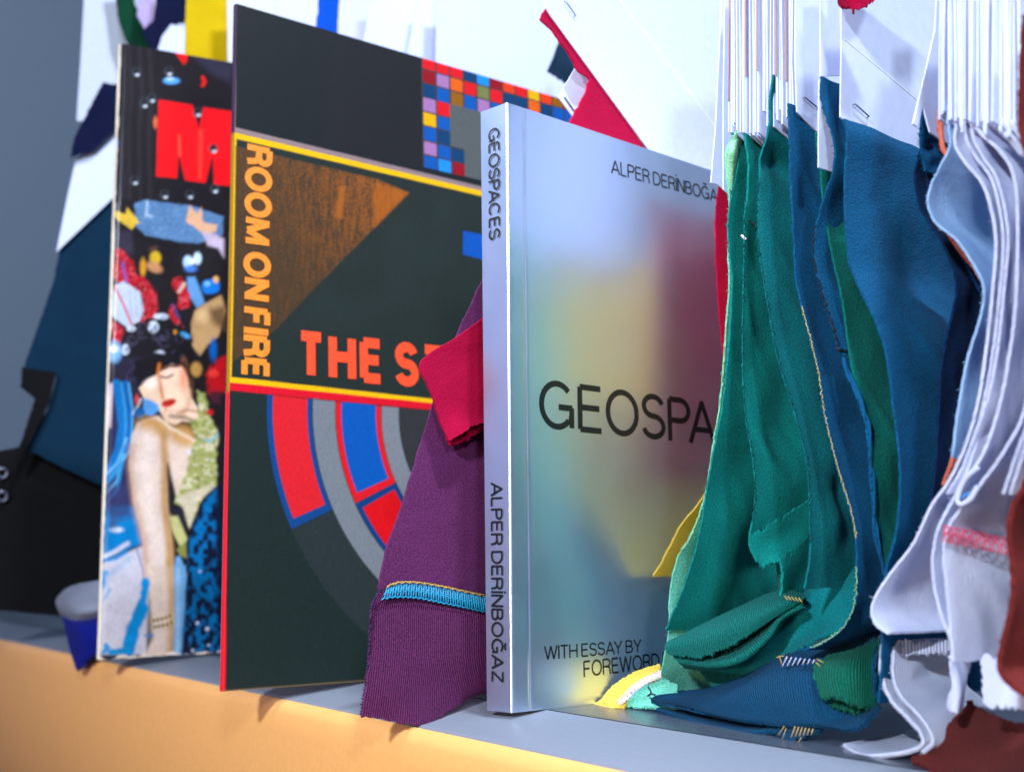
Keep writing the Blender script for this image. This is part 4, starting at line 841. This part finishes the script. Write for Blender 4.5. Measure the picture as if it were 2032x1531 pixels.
loft('curled_hem', [[(1487, 1062, .044), (1530, 1040, .052), (1607, 990, .070)], [(1491, 1088, .044), (1530, 1078, .052), (1607, 1040, .070)], [(1499, 1108, .044), (1513, 1125, .0455), (1531, 1119, .048), (1545, 1113, .050), (1562, 1102, .055), (1607, 1066, .070)]], TEAL, t, nu=60, nv=24)
loft('hem_tail', [[(1546, 1110, .050), (1562, 1100, .055), (1607, 1064, .070)], [(1552, 1135, .050), (1570, 1128, .056), (1606, 1100, .070)], [(1549, 1190, .050), (1566, 1186, .056), (1598, 1164, .066)]], TEAL, t, nu=30, nv=24)
card('header_card', [(1476, -60), (1474, 120), (1476, 262), (1486, 268), (1528, 288), (1600, 330), (1600, -60)], xat(1476, 200, Y1), white, t)
t = swatch('darker teal swatch rising to a pointed tip between the white cards', P(1600, 1160, y=Y1 - .004))
Y2 = Y1 - .004
E = hang('jersey', [(1534, 148), (1527, 200), (1526, 252), (1519, 300), (1508, 350), (1501, 410), (1503, 470), (1513, 540), (1527, 620), (1541, 700), (1562, 770), (1583, 840), (1600, 910), (1606, 980), (1608, 1050), (1606, 1110), (1596, 1168)], Y2, .05, TEALD, t, nv=240, straight=.3, bulge=((-.004, .16, .03, .25, .3), (.003, .26, .06, .4, .3), (.0025, .88, .05, .25, .12), (-.002, .82, .04, .35, .1)), taper=([0, .12, .2, 1], [.006, .02, .05, .05]))[1]
edging('edge_thread', E[50:220], cloth('teal fuzz', (0, 84, 84)), t, r=.00018, amp=.0003)
card('header_card', [(1500, -60), (1499, 120), (1500, 262), (1528, 290), (1600, 340), (1600, -60)], xat(1500, 200, Y2 + .004), white, t)
t = swatch('ribbed teal cuff curling forward below the green swatches', P(1420, 1325, y=.037), None, 'fabric_cuff', 'fabric cuff')
loft('upper_layer', [[(1372, 1268, .056), (1440, 1222, .056), (1500, 1190, .056), (1550, 1172, .056), (1590, 1176, .056)], [(1340, 1268, .047), (1400, 1238, .045), (1480, 1204, .047), (1550, 1183, .05), (1593, 1182, .052)], [(1321, 1282, .040), (1400, 1262, .036), (1490, 1228, .040), (1555, 1196, .045), (1597, 1188, .050)], [(1330, 1299, .038), (1390, 1302, .0355), (1460, 1276, .037), (1515, 1240, .041), (1555, 1210, .045)]], TEALR, t, nu=100, nv=50, th=.0012)
loft('under_layer', [[(1331, 1294, .047), (1390, 1296, .047), (1460, 1272, .048), (1520, 1234, .052), (1590, 1192, .056)], [(1345, 1309, .038), (1410, 1316, .036), (1470, 1304, .037), (1522, 1262, .041), (1548, 1226, .045), (1594, 1200, .049)], [(1360, 1322, .042), (1415, 1328, .040), (1476, 1312, .041), (1528, 1268, .045), (1553, 1230, .048), (1596, 1204, .051)]], TEALR, t, nu=100, nv=26, th=.0012)
strokes('seam_stitching', [((1556 + 7 * q, 1181 + q), (1564 + 7 * q, 1190 + q)) for q in range(5)], .0455, THG, t, r=.00014)
t = swatch('deep teal cloth pooling behind the ribbed teal cuff', P(1500, 1350, y=.055))
loft('jersey', [[(1500, 1235, .082), (1590, 1130, .094), (1640, 1100, .090), (1720, 1060, .088)], [(1440, 1270, .060), (1540, 1230, .063), (1600, 1190, .058), (1650, 1160, .063), (1712, 1140, .060)], [(1400, 1310, .058), (1530, 1285, .056), (1690, 1215, .056)], [(1440, 1362, .052), (1500, 1350, .050), (1588, 1286, .050), (1668, 1252, .053)]], TEALD, t, nu=90, nv=50)
loft('ribbed_hem', [[(1380, 1320, .054), (1430, 1338, .052), (1480, 1340, .050)], [(1400, 1345, .050), (1440, 1362, .048), (1475, 1366, .047)], [(1420, 1372, .049), (1450, 1378, .048), (1480, 1376, .047)]], TEALR, t, nu=40, nv=20)

# blue swatches
Y3 = Y2 - .003
t = swatch('blue swatch with a pale thread along its edge beside the dark teal one', P(1650, 1270, y=Y3))
f7 = [(1563, 205), (1566, 260), (1567, 330), (1572, 420), (1575, 490), (1579, 550), (1590, 605), (1610, 680), (1624, 740), (1636, 820), (1652, 890), (1672, 960), (1690, 1020), (1699, 1080), (1699, 1150), (1694, 1200), (1672, 1245), (1630, 1276), (1594, 1288)]
E = hang('jersey', f7, Y3, .03, BLUE, t, nv=260, straight=.2, bulge=((.0015, .3, .1, .7, .3),), taper=([0, .85, 1], [.035, .035, .02]))[1]
edging('edge_thread', E[95:200], THY, t, r=.00013, amp=.0003); edging('lower_edge_thread', E[210:256], THM, t, r=.00016, amp=.0004)
card('header_card', [(1574, -60), (1572, 120), (1576, 232), (1612, 266), (1680, 330), (1680, -60)], xat(1572, 200, Y3 + .002), white, t)
card('second_card', [(1580, -60), (1578, 110), (1582, 222), (1614, 254), (1680, 318), (1680, -60)], xat(1578, 200, Y3 + .001), white, t)
staple('staple', (1594, 195), (1621, 217), xat(1578, 200, Y3 + .001) + .0003, t)
Y4 = Y3 - .003
t = swatch('bottle green swatch peeping out between the two blue ones', P(1760, 1130, y=Y4))
hang('jersey', [(1618, 262), (1626, 320), (1632, 390), (1650, 500), (1672, 600), (1684, 690), (1700, 770), (1722, 850), (1732, 950), (1737, 1040), (1752, 1110), (1764, 1150)], Y4 + .004, .04, GREEN, t, nv=160, straight=.1)
t = swatch('twisting blue swatch with a square top under a narrow white card', P(1700, 715, y=Y4))
E = hang('jersey', [(1629, 152), (1630, 200), (1642, 240), (1656, 290), (1652, 340), (1634, 390), (1617, 450), (1613, 500), (1622, 550), (1640, 610), (1652, 650), (1664, 692)], Y4, .035, BLUE, t, nv=200, straight=.2, bulge=((-.002, .9, .2, .9, .35), (.0015, .6, .2, .3, .3)), taper=([0, .2, .5, 1], [.0135, .012, .030, .033]))[1]
edging('edge_thread', E[110:198], THK, t, r=.00022, amp=.0004)
tubes('hem_thread', [cr([P(1662, 694, y=Y4 - .001), P(1690, 700, y=Y4 + .006), P(1722, 708, y=Y4 + .014), P(1745, 722, y=Y4 + .022), P(1764, 734, y=Y4 + .030)], 20), np.array([P(1660, 690, y=Y4 - .002), P(1668, 697, y=Y4 - .001)])], .0004, THK, t)
hang('lower_strip', [(1664, 692), (1680, 745), (1700, 790), (1716, 840), (1724, 890), (1730, 960), (1734, 1040), (1744, 1090), (1758, 1140)], Y4 + .002, .004, BLUE, t, nv=120, straight=.0, taper=([0, 1], [.0008, .0016]))
card('header_card', [(1628, -60), (1629, 152), (1668, 150), (1664, -60)], xat(1629, 200, Y4), white, t)
card('bent_card', [(1626, 158), (1625, 250), (1625, 332), (1652, 341), (1662, 318), (1660, 290), (1646, 240), (1634, 200), (1629, 158)], xat(1626, 250, Y4 - .001), white, t)
Y5 = Y4 - .003
t = swatch('broad blue swatch hanging under the big white stapled card', P(1760, 1400, y=Y5))
f9 = [(1672, 236), (1680, 265), (1677, 330), (1676, 400), (1679, 470), (1685, 520), (1698, 556), (1715, 592), (1734, 630), (1752, 680), (1763, 735), (1771, 800), (1779, 860), (1785, 930), (1784, 1000), (1775, 1070), (1758, 1130), (1752, 1200), (1750, 1280), (1748, 1340), (1742, 1395)]
E = hang('jersey', f9, Y5, .075, BLUE, t, nv=260, straight=.25, bulge=((-.003, .32, .13, .9, .22), (.002, .45, .2, .35, .2), (-.002, .7, .2, .8, .2)))[1]
xc = xat(1668, 200, Y5)
card('header_card', [(1670, -60), (1670, 110), (1668, 232), (1674, 238), (1818, 347), (1960, 454), (1960, -60)], xc, white, t)
staple('staple', (1693, 208), (1721, 233), xc + .0003, t)
card('crease_line', [(1676, 78), (1676, 77), (1820, 197), (1820, 198.4)], xc + .00012, paper('card fold', (246, 248, 252)), t, th=.0001)
Y6 = Y5 - .004
t = swatch('dark navy swatch folded between broad blue and pale blue cloth', P(1860, 950, y=Y6))
hang('jersey', [(1838, 262), (1826, 300), (1815, 345), (1822, 400), (1842, 440), (1868, 480), (1890, 530), (1897, 570), (1890, 620), (1876, 680), (1866, 740), (1862, 820), (1858, 900), (1852, 960), (1845, 1010)], Y6 + .014, .03, NAVY, t, nv=200, straight=.1)
hang('inner_fold', [(1840, 285), (1838, 340), (1848, 400), (1880, 460), (1915, 520), (1940, 570), (1952, 600), (1960, 700)], Y6 + .013, .012, NAVY, t, nv=120, straight=.1)
hang('blue_lining', [(1838, 140), (1832, 200), (1827, 255), (1826, 290), (1836, 340)], Y6 + .01, .014, BLUE, t, nv=80, straight=.1)
card('header_card', [(1862, -60), (1856, 60), (1838, 140), (1812, 246), (1822, 252), (1832, 210), (1846, 262), (1870, 280), (1900, 290), (1900, -60)], xat(1838, 140, Y6 + .009), white, t)
t = swatch('coral swatch showing as a thin orange edge beside the pale blue one', P(1880, 960, y=Y6))
hang('jersey', [(1876, 138), (1868, 190), (1861, 250), (1866, 290), (1873, 310), (1866, 340), (1855, 362), (1851, 400), (1880, 460), (1940, 540), (1960, 600), (1930, 760), (1897, 870), (1888, 920), (1873, 962)], Y6 + .006, .0025, CORAL, t, nv=200, straight=0)
t = swatch('pale blue swatch bulging out beside the white ones', P(1890, 910, y=Y6))
E = hang('jersey', [(1904, 85), (1890, 150), (1880, 225), (1884, 285), (1866, 328), (1845, 370), (1841, 408), (1858, 443), (1900, 478), (1936, 532), (1952, 574), (1945, 630), (1919, 715), (1903, 800), (1894, 865), (1889, 908)], Y6 - .002, .05, LBLUE, t, nv=240, straight=.4, bulge=((-.005, .40, .1, .75, .3), (.002, .3, .08, .3, .2)))[1]
Y7 = Y6 - .005
G_ = 'fabric swatches hanging in the right hand bundle'
t = swatch('white swatch with a long wavy edge sweeping down over blue cloth', P(1745, 1250, y=Y7))
E = hang('jersey', [(1906, 150), (1898, 235), (1895, 285), (1915, 322), (1948, 362), (1967, 415), (1976, 480), (1970, 570), (1957, 690), (1942, 790), (1915, 885), (1882, 955), (1850, 1000), (1812, 1078), (1772, 1130), (1740, 1178), (1729, 1212), (1738, 1238), (1762, 1256)], Y7, .03, WHT, t, nv=420, straight=.25, th=.0008, fr=.00013, bulge=((-.002, .75, .1, .6, .3),))[1]
card('header_card', [(1884, -60), (1884, 90), (1888, 235), (1960, 290), (1990, 290), (1990, -60)], xat(1884, 100, Y7), white, t)
t = swatch('white swatch just right of the wavy one with a small blue loop', P(1870, 1180, y=Y7 - .004))
E = hang('jersey', [(1930, 240), (1948, 266), (1984, 300), (2010, 345), (2019, 430), (2015, 600), (2000, 720), (1984, 800), (1955, 890), (1918, 950), (1880, 1010), (1858, 1060), (1850, 1120), (1862, 1200), (1895, 1290)], Y7 - .004, .03, WHT, t, nv=380, straight=.2, th=.0008, fr=.00013)[1]
tubes('thread_loop', [cr([P(*q, y=Y7 - .012) for q in ((1942, 925), (1915, 950), (1900, 985), (1905, 1000), (1925, 990), (1940, 965))], 24)], .0007, WHT, t)
tubes('blue_thread', [cr([P(*q, y=Y7 - .012) for q in ((1908, 988), (1922, 978), (1930, 984), (1938, 962))], 12)], .0003, plain('azure thread', (60, 150, 225)), t)
card('header_card', [(1930, -60), (1928, 90), (1926, 240), (1990, 290), (2060, 340), (2060, -60)], xat(1928, 100, Y7 - .004), white, t)
Y8 = Y7 - .010
t = swatch('thin white swatch tucked behind the long wavy white edge', P(1900, 1000, y=Y7 - .002))
for dx, dy_, bot in ((12, -.0012, 900), (26, -.0024, 860)):
    hang('inner_layer' if dx > 20 else 'jersey', [(1906 + dx, 200), (1902 + dx, 262), (1922 + dx, 308), (1956 + dx * .8, 352), (1974 + dx * .7, 410), (1982 + dx * .7, 480), (1977 + dx * .6, 570), (1964 + dx * .6, 690), (1949 + dx * .5, 780), (1928 + dx * .4, bot - 10), (1900 + dx * .3, bot + 70), (1872 + dx * .2, bot + 120)], Y7 + dy_, .02, WHT, t, nv=320, straight=.2, th=.0007, fr=.00013)
t = swatch('front white swatch with a pink overlocked seam across it', P(1900, 1312, y=Y8))
f3 = [(1972, 240), (1990, 262), (2022, 300), (2050, 350), (2058, 600), (2036, 800), (1995, 890), (1945, 960), (1908, 1006), (1880, 1046), (1870, 1100), (1876, 1170), (1884, 1240), (1890, 1312)]
E = hang('jersey', f3, Y8, .05, WHT, t, nv=380, straight=.4, th=.0008, fr=.00013, bulge=((.002, .85, .1, .4, .3),))[1]
serge('seam_stitching', [(1872, 1044, Y8 - .001), (1920, 1052, Y8 + .006), (1965, 1062, Y8 + .012), (2020, 1074, Y8 + .02)], [(1870, 1072, Y8 - .001), (1920, 1082, Y8 + .006), (1965, 1092, Y8 + .012), (2020, 1104, Y8 + .02)], Y8, 20, THP, t, r=.00014, lift=.0018)
card('header_card', [(1974, -60), (1972, 90), (1970, 240), (2060, 300), (2060, -60)], xat(1972, 100, Y8), white, t)
t = swatch('white swatch layer at the right edge above the maroon cloth', P(2020, 900, y=Y8 - .003))
for dx, dy_ in ((0, -.002), (14, -.004)):
    hang('inner_layer' if dx else 'jersey', [(1986 + dx, 236), (2002 + dx, 262), (2026 + dx, 296), (2052 + dx, 350), (2062 + dx, 600), (2046 + dx, 800), (2016 + dx, 900), (1990 + dx, 980)], Y8 + dy_, .02, WHT, t, nv=240, straight=.2, th=.0007, fr=.00013)
t = swatch('white double cuff curling forward onto the shelf in an S', P(1760, 1500, z=0), None, 'fabric_cuff', 'fabric cuff')
hang('outer_layer', [(1775, 1255, .040), (1757, 1268, .036), (1748, 1295, .034), (1749, 1340, .032), (1766, 1386, .030), (1797, 1420, .028), (1824, 1450, .0265), (1830, 1474, .025), (1808, 1489, .024), (1765, 1497, .0235), (1718, 1500, .024), (1690, 1490, .026), (1673, 1478, .03)], .03, .03, WHTR, t, nv=200, straight=.0, th=.0012, fr=.00014)
hang('inner_layer', [(1790, 1272, .040), (1774, 1290, .034), (1771, 1340, .031), (1786, 1380, .029), (1818, 1414, .0265), (1843, 1448, .025), (1849, 1474, .0235), (1828, 1493, .0225)], .03, .035, WHTR, t, nv=160, straight=.0, th=.0012, fr=.00014)
loft('folded_end', [[(1755, 1262, .037), (1800, 1272, .04), (1900, 1272, .05)], [(1760, 1285, .035), (1800, 1300, .037), (1900, 1290, .047)]], WHTR, t, nu=40, nv=12, fr=.0006)
t = swatch('narrow white tab folded beside the double cuff', P(1890, 1420, y=.02), None, 'fabric_tab', 'fabric tab')
loft('jersey', [[(1884, 1300, .026), (1900, 1305, .03), (1925, 1310, .034)], [(1888, 1350, .025), (1902, 1355, .026), (1915, 1355, .03)], [(1882, 1405, .025), (1895, 1416, .023), (1908, 1400, .028)]], WHT, t, nu=24, nv=30)
t = swatch('white cloth end hanging low beside the maroon swatch', P(1980, 1400, y=.016), None, 'fabric_tab', 'fabric tab')
loft('jersey', [[(1945, 1300, .024), (1990, 1310, .024), (2060, 1330, .024)], [(1950, 1350, .02), (1990, 1358, .02), (2060, 1370, .02)], [(1954, 1398, .018), (1990, 1402, .018), (2060, 1412, .018)]], WHT, t, nu=30, nv=30)
Y9 = Y8 - .012
t = swatch('maroon swatch hanging at the right edge in front of white cloth', P(1990, 1350, y=Y9))
hang('jersey', [(2075, 780), (2036, 950), (2010, 1003), (2001, 1060), (2008, 1130), (2008, 1200), (1991, 1268), (1983, 1325), (2008, 1360), (2050, 1388)], Y9, .04, MAR, t, nv=160, straight=.3, th=.0013)
hang('upper_edge', [(2032, 30), (2025, 120), (2022, 220), (2030, 290), (2075, 400)], Y9, .02, MAR, t, nv=80, straight=.1)
t = swatch('ribbed maroon cuff lying in the right front corner of the shelf', P(1880, 1530, z=0), None, 'fabric_cuff', 'fabric cuff')
loft('jersey', [[(1925, 1392, .042), (1980, 1425, .038), (2070, 1450, .034)], [(1890, 1432, .034), (1960, 1478, .028), (2070, 1510, .022)], [(1842, 1485, .026), (1940, 1530, .018), (2070, 1570, .008)], [(1808, 1508, .0215), (1850, 1535, .016), (1950, 1572, .008), (2070, 1620, 0)]], MARR, t, nu=80, nv=50, th=.0014)

t = swatch('blue ribbed cuff folded flat on the shelf below the teal cloth', P(1500, 1450, z=0), None, 'fabric_cuff', 'fabric cuff')
loft('upper_layer', [[(1340, 1374, .052), (1410, 1366, .050), (1490, 1336, .048), (1555, 1302, .047), (1620, 1286, .05), (1740, 1250, .06)], [(1300, 1392, .0425), (1400, 1384, .039), (1500, 1366, .036), (1600, 1345, .036), (1740, 1320, .045)], [(1330, 1400, .0385), (1420, 1412, .0345), (1530, 1426, .0325), (1640, 1424, .033), (1742, 1395, .043)], [(1352, 1402, .0370), (1440, 1424, .0325), (1530, 1436, .0305), (1620, 1440, .0310), (1700, 1446, .0315), (1748, 1400, .038)]], BLUER, t, nu=120, nv=50, th=.0013)
loft('under_layer', [[(1299, 1394, .050), (1345, 1400, .050), (1440, 1426, .046), (1530, 1440, .044), (1600, 1442, .044)], [(1300, 1402, .0425), (1350, 1419, .038), (1420, 1438, .034), (1490, 1450, .031), (1540, 1448, .032), (1600, 1450, .034)], [(1303, 1409, .043), (1350, 1427, .0385), (1420, 1447, .0345), (1490, 1460, .0315), (1540, 1453, .0325), (1600, 1455, .035)]], BLUER, t, nu=100, nv=16, th=.0013)
loft('fold_roll', [[(1345, 1376, .050), (1400, 1370, .049), (1490, 1340, .046), (1580, 1296, .045)], [(1300, 1384, .044), (1400, 1378, .042), (1494, 1350, .040), (1590, 1302, .041)], [(1298, 1398, .043), (1400, 1388, .040), (1500, 1358, .039), (1600, 1308, .040)]], BLUER, t, nu=90, nv=20, th=.0014)
strokes('seam_stitching', [((1562 + 9 * q, 1302 + q), (1552 + 10 * q, 1322 - q)) for q in range(7)], .0345, THW, t); strokes('loose_threads', [((1546, 1300), (1552, 1318)), ((1540, 1304), (1556, 1300)), ((1620, 1306), (1634, 1314)), ((1618, 1312), (1628, 1322))], .0345, THG, t, r=.00011)
strokes('hem_stitching', [((1578 + 7 * q, 1440 + q), (1570 + 8 * q, 1462 - q)) for q in range(6)], .0285, THG, t, r=.00014); strokes('loose_threads', [((1556, 1440), (1544, 1458)), ((1560, 1444), (1552, 1466)), ((1590, 1462), (1584, 1472))], .0285, THG, t, r=.0001)
loft('hem_flap', [[(1540, 1440, .034), (1580, 1438, .033), (1640, 1440, .034)], [(1540, 1460, .030), (1572, 1468, .029), (1625, 1452, .032)]], BLUER, t, nu=30, nv=12)
t = swatch('small ribbed bottle green cuff resting on the blue cuff', P(1690, 1400, y=.036), None, 'fabric_cuff', 'fabric cuff')
loft('front_layer', [[(1640, 1302, .040), (1690, 1290, .044), (1744, 1270, .055)], [(1616, 1328, .035), (1685, 1330, .036), (1746, 1320, .048)], [(1628, 1376, .032), (1680, 1384, .033), (1742, 1388, .044)], [(1634, 1386, .032), (1668, 1384, .0315), (1700, 1402, .034), (1738, 1406, .042)]], GREENR, t, nu=60, nv=40, th=.0012)
loft('back_layer', [[(1634, 1386, .036), (1680, 1390, .037), (1738, 1400, .045)], [(1638, 1396, .034), (1668, 1408, .034), (1700, 1414, .036), (1736, 1410, .043)]], GREENR, t, nu=50, nv=12, th=.0012)

# ------------------------------------------------------------------ loose white cards packed between the swatches
G1 = 'white cards packed edge on above the green swatches'
L1 = 'thin white swatch card seen edge on in the stack above the green fabrics'
stack = []
for xt, xb, yb, yy in ((1440, 1436, 376, Y0 + .006), (1450, 1447, 262, Y0 + .003), (1456, 1456, 250, Y0 - .002), (1462, 1463, 258, Y0 - .003), (1468, 1470, 262, Y0 - .004), (1481, 1482, 258, Y1 + .001), (1488, 1489, 264, Y1), (1494, 1496, 268, Y1 - .001), (1505, 1505, 262, Y1 - .002),
                       (1517, 1517, 220, Y2 + .002), (1541, 1543, 238, Y2), (1550, 1553, 246, Y2 - .0005), (1560, 1562, 232, Y2 - .001), (1567, 1568, 226, Y2 - .0015)):
    stack.append((xt, xb, yb, yy, white))
for xt, xb, yb, yy in ((1448.6, 1445.6, 200, Y0 + .003), (1479.4, 1480.2, 150, Y1 + .001), (1503.4, 1503.4, 140, Y1 - .002), (1539.2, 1541, 150, Y2), (1558.4, 1560.4, 160, Y2 - .001)):
    stack.append((xt, xb, yb, yy, EDGE_SHADE))  # brown strips painted in for the shaded card edges
for q in range(16):
    f_ = q / 15.0; yy = (Y0 - .003) * (1 - f_) + (Y2 - .001) * f_
    xb = 1458 + 96 * f_ + rng.uniform(-2, 2); stack.append((xb - rng.uniform(-1.5, 2.5), xb, 258 + rng.uniform(-22, 14) - (20 if xb > 1505 else 0), yy + .0008, white))
for xt, xb, yb, yy, mt in stack:
    pts = [(xt, -60), (xb, yb * .5), (xb, yb), (xb + 50, yb + 42), (xb + 60, -60)]
    if mt is EDGE_SHADE: pts = [(xt, -60), (xb, yb), (xb + 1.6, yb + 1), (xt + 1.8, -60)]
    xx = xat(xb, yb, yy)
    lb = L1 if mt is white else 'thin brown strip standing in for the shade between the white cards'
    slab('swatch_card', [P(a, b, x=xx) for a, b in pts], (1, 0, 0), .0005, mt, None, label=lb, cat='card', group=G1 if mt is white else 'brown shade strips between the white cards')
G2 = 'white cards packed edge on above the white swatches'
for xt, xb, yb, yy in ((1870, 1866, 236, Y7 + .003), (1878, 1874, 220, Y7 + .002), (1895, 1898, 240, Y7 - .001), (1908, 1908, 250, Y7 - .002), (1918, 1916, 236, Y7 - .003), (1942, 1942, 250, Y7 - .005), (1954, 1955, 262, Y7 - .006), (1963, 1962, 244, Y7 - .007), (1988, 1988, 262, Y8 - .001), (2000, 2001, 270, Y8 - .002), (2014, 2014, 250, Y8 - .003), (1874, 1871, 226, Y7 + .0028), (1886, 1885, 238, Y7 + .0008), (1902, 1904, 232, Y7 - .0012), (1913, 1911, 262, Y7 - .0022), (1924, 1926, 238, Y7 - .0034), (1936, 1933, 256, Y7 - .0044), (1948, 1950, 240, Y7 - .0054), (1958, 1958, 266, Y7 - .0064), (1979, 1977, 252, Y8 + .0004), (1994, 1996, 246, Y8 - .0014), (2008, 2006, 268, Y8 - .0026), (2022, 2024, 240, Y8 - .0036)):
    xx = xat(xb, yb, yy)
    slab('swatch_card', [P(a, b, x=xx) for a, b in ((xt, -60), (xb, yb * .5), (xb, yb), (xb + 50, yb + 42), (xb + 60, -60))], (1, 0, 0), .0006, white, None,
         label='thin white swatch card seen edge on in the stack above the white fabrics', cat='card', group=G2)
t = swatch('fluffy crimson cloth edge hanging in front of the big white card at the top', P(1700, 15, y=.03), None)
loft('jersey', [[(1640, -60, .03), (1690, -60, .03), (1760, -60, .04)], [(1655, -20, .028), (1695, -20, .027), (1745, -20, .036)], [(1668, 12, .03), (1698, 18, .028), (1735, 2, .034)]], CRIM, t, nu=60, nv=30, fr=.0006)

# ================================================================== BLURRED BACKGROUND
XB = -.50
t = swatch('blurred petrol blue swatch hanging far left behind the magazine', P(120, 900, x=XB), None)
card('header_card', [(232, 240), (150, 318), (134, 390), (112, 500), (232, 385)], XB + .004, white, t)
fcard('jersey', [(250, 345), (120, 492), (106, 560), (72, 660), (50, 720), (46, 745), (112, 748), (96, 810), (50, 888), (120, 925), (190, 958), (260, 980)], XB, PETROL, t)
fcard('black_corner', [(44, 728), (112, 738), (98, 800), (60, 880), (20, 930), (48, 860), (70, 790), (42, 768)], XB + .006, BLACK, t)
t = swatch('blurred midnight blue fabric piece beside the top of the magazine', P(180, 300, x=XB), None)
fcard('jersey', [(250, 170), (204, 164), (180, 210), (148, 272), (140, 312), (185, 298), (250, 236)], XB + .01, DNAVY, t)
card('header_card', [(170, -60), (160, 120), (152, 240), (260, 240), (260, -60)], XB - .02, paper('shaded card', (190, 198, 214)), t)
t = swatch('black fabric with metal eyelets in the dark lower left corner', P(80, 1215, x=XB + .03), None)
fcard('jersey', [(-60, 905), (50, 884), (130, 922), (210, 962), (260, 990), (260, 1236), (130, 1222), (-60, 1205)], XB - .012, BLACK, t)
for b in (938, 984):
    th_ = np.linspace(0, 2 * np.pi, 24); c_ = P(4, b, x=XB - .008)
    tubes('eyelet', [np.stack([0 * th_ + c_[0], c_[1] + .0032 * np.cos(th_), c_[2] + .0032 * np.sin(th_)], 1)], .0009, plain('eyelet steel', (150, 155, 170), .3, .9), t, k=6)
t = swatch('royal blue swatch tip hanging over the shelf edge with a white roll on top', P(155, 1320, x=-.39), None)
loft('jersey', [[(124, 1222, -.022), (158, 1232, -.032), (212, 1222, -.022)], [(130, 1245, -.028), (160, 1250, -.036), (212, 1240, -.028)], [(139, 1285, -.03), (165, 1290, -.034), (200, 1285, -.03)], [(152, 1326, -.032), (158, 1328, -.033), (172, 1312, -.032)]], ROYAL, t, nu=40, nv=40)
loft('white_roll', [[(130, 1168, -.020), (160, 1158, -.024), (208, 1150, -.020)], [(113, 1188, -.022), (150, 1182, -.032), (210, 1178, -.022)], [(115, 1206, -.024), (152, 1210, -.036), (211, 1204, -.024)], [(125, 1224, -.021), (158, 1234, -.031), (212, 1224, -.021)]], cloth('shaded white fleece', (140, 148, 166)), t, nu=30, nv=30)  # white roll, its colour greyed for the shadow it sits in
XT = -.40
t = swatch('mustard yellow swatch standing behind the magazine and record sleeve', P(410, 130, x=XT), None)
fcard('jersey', [(371, -60), (368, 60), (366, 160), (480, 170), (480, -60)], XT, MUST, t)
t = swatch('dark green swatch curving down behind the top of the magazine', P(270, 90, x=XB), None)
fcard('jersey', [(222, -60), (262, -60), (268, 10), (290, 50), (330, 110), (330, 130), (275, 120), (250, 80), (236, 40)], XB, DGREEN, t)
t = swatch('midnight blue swatch hanging behind the mustard yellow one', P(330, 90, x=-.46), None)
fcard('jersey', [(318, -60), (372, -60), (372, 45), (345, 50), (318, 95), (300, 98), (282, 60), (305, 40)], -.46, DNAVY, t)
card('header_card', [(340, 48), (372, 60), (372, 130), (310, 110), (322, 72)], -.455, white, t)
t = swatch('lilac swatch sliver between the dark green and midnight blue ones', P(290, 60, x=-.48), None)
fcard('jersey', [(282, -60), (312, -60), (304, 45), (290, 62), (272, 30), (278, 0)], -.48, LILAC, t)
t = swatch('bright blue strap hanging behind the top of the record sleeve', P(650, 60, x=-.26), None)
fcard('jersey', [(636, -60), (632, 20), (628, 50), (624, 110), (668, 122), (670, 50), (676, -60)], -.26, CYAN, t)
for lab, pts, x, mt in (
    ('broad white swatch card behind the middle of the record sleeve top', [(742, -60), (726, 60), (708, 140), (860, 260), (1010, 330), (1010, -60)], -.235, white),
    ('white swatch card with a straight edge behind the coloured squares of the sleeve', [(836, -60), (822, 40), (806, 120), (800, 240), (1010, 330), (1010, -60)], -.215, white),
    ('large white swatch card behind the crimson swatch and the sleeve corner', [(868, -60), (866, 60), (862, 300), (1290, 420), (1290, -60)], -.195, white),
    ('pale lavender swatch card beside the bright blue strap', [(664, -60), (668, 40), (664, 150), (790, 200), (790, -60)], -.30, paper('lavender card', (205, 205, 232))),
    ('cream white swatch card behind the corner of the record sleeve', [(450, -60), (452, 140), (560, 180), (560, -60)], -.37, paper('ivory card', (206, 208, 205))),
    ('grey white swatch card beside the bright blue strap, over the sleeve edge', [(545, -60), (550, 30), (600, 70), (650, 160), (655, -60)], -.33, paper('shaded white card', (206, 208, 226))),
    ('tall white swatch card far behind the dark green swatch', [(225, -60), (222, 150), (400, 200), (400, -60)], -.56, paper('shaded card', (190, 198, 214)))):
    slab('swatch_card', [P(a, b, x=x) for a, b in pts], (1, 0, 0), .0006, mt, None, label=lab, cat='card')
t = swatch('dark teal fabric merged with shadow, blurred behind the small white tag', P(1110, 160, x=-.15), None)
loft('jersey', [[(1120, 50, .16), (1150, 80, .16), (1190, 110, .16)], [(1100, 110, .155), (1140, 130, .15), (1190, 150, .15)], [(1086, 142, .16), (1120, 165, .15), (1190, 220, .15)]], PETROL, t, nu=30, nv=24)  # one dark piece stands for teal cloth and the shadow with it
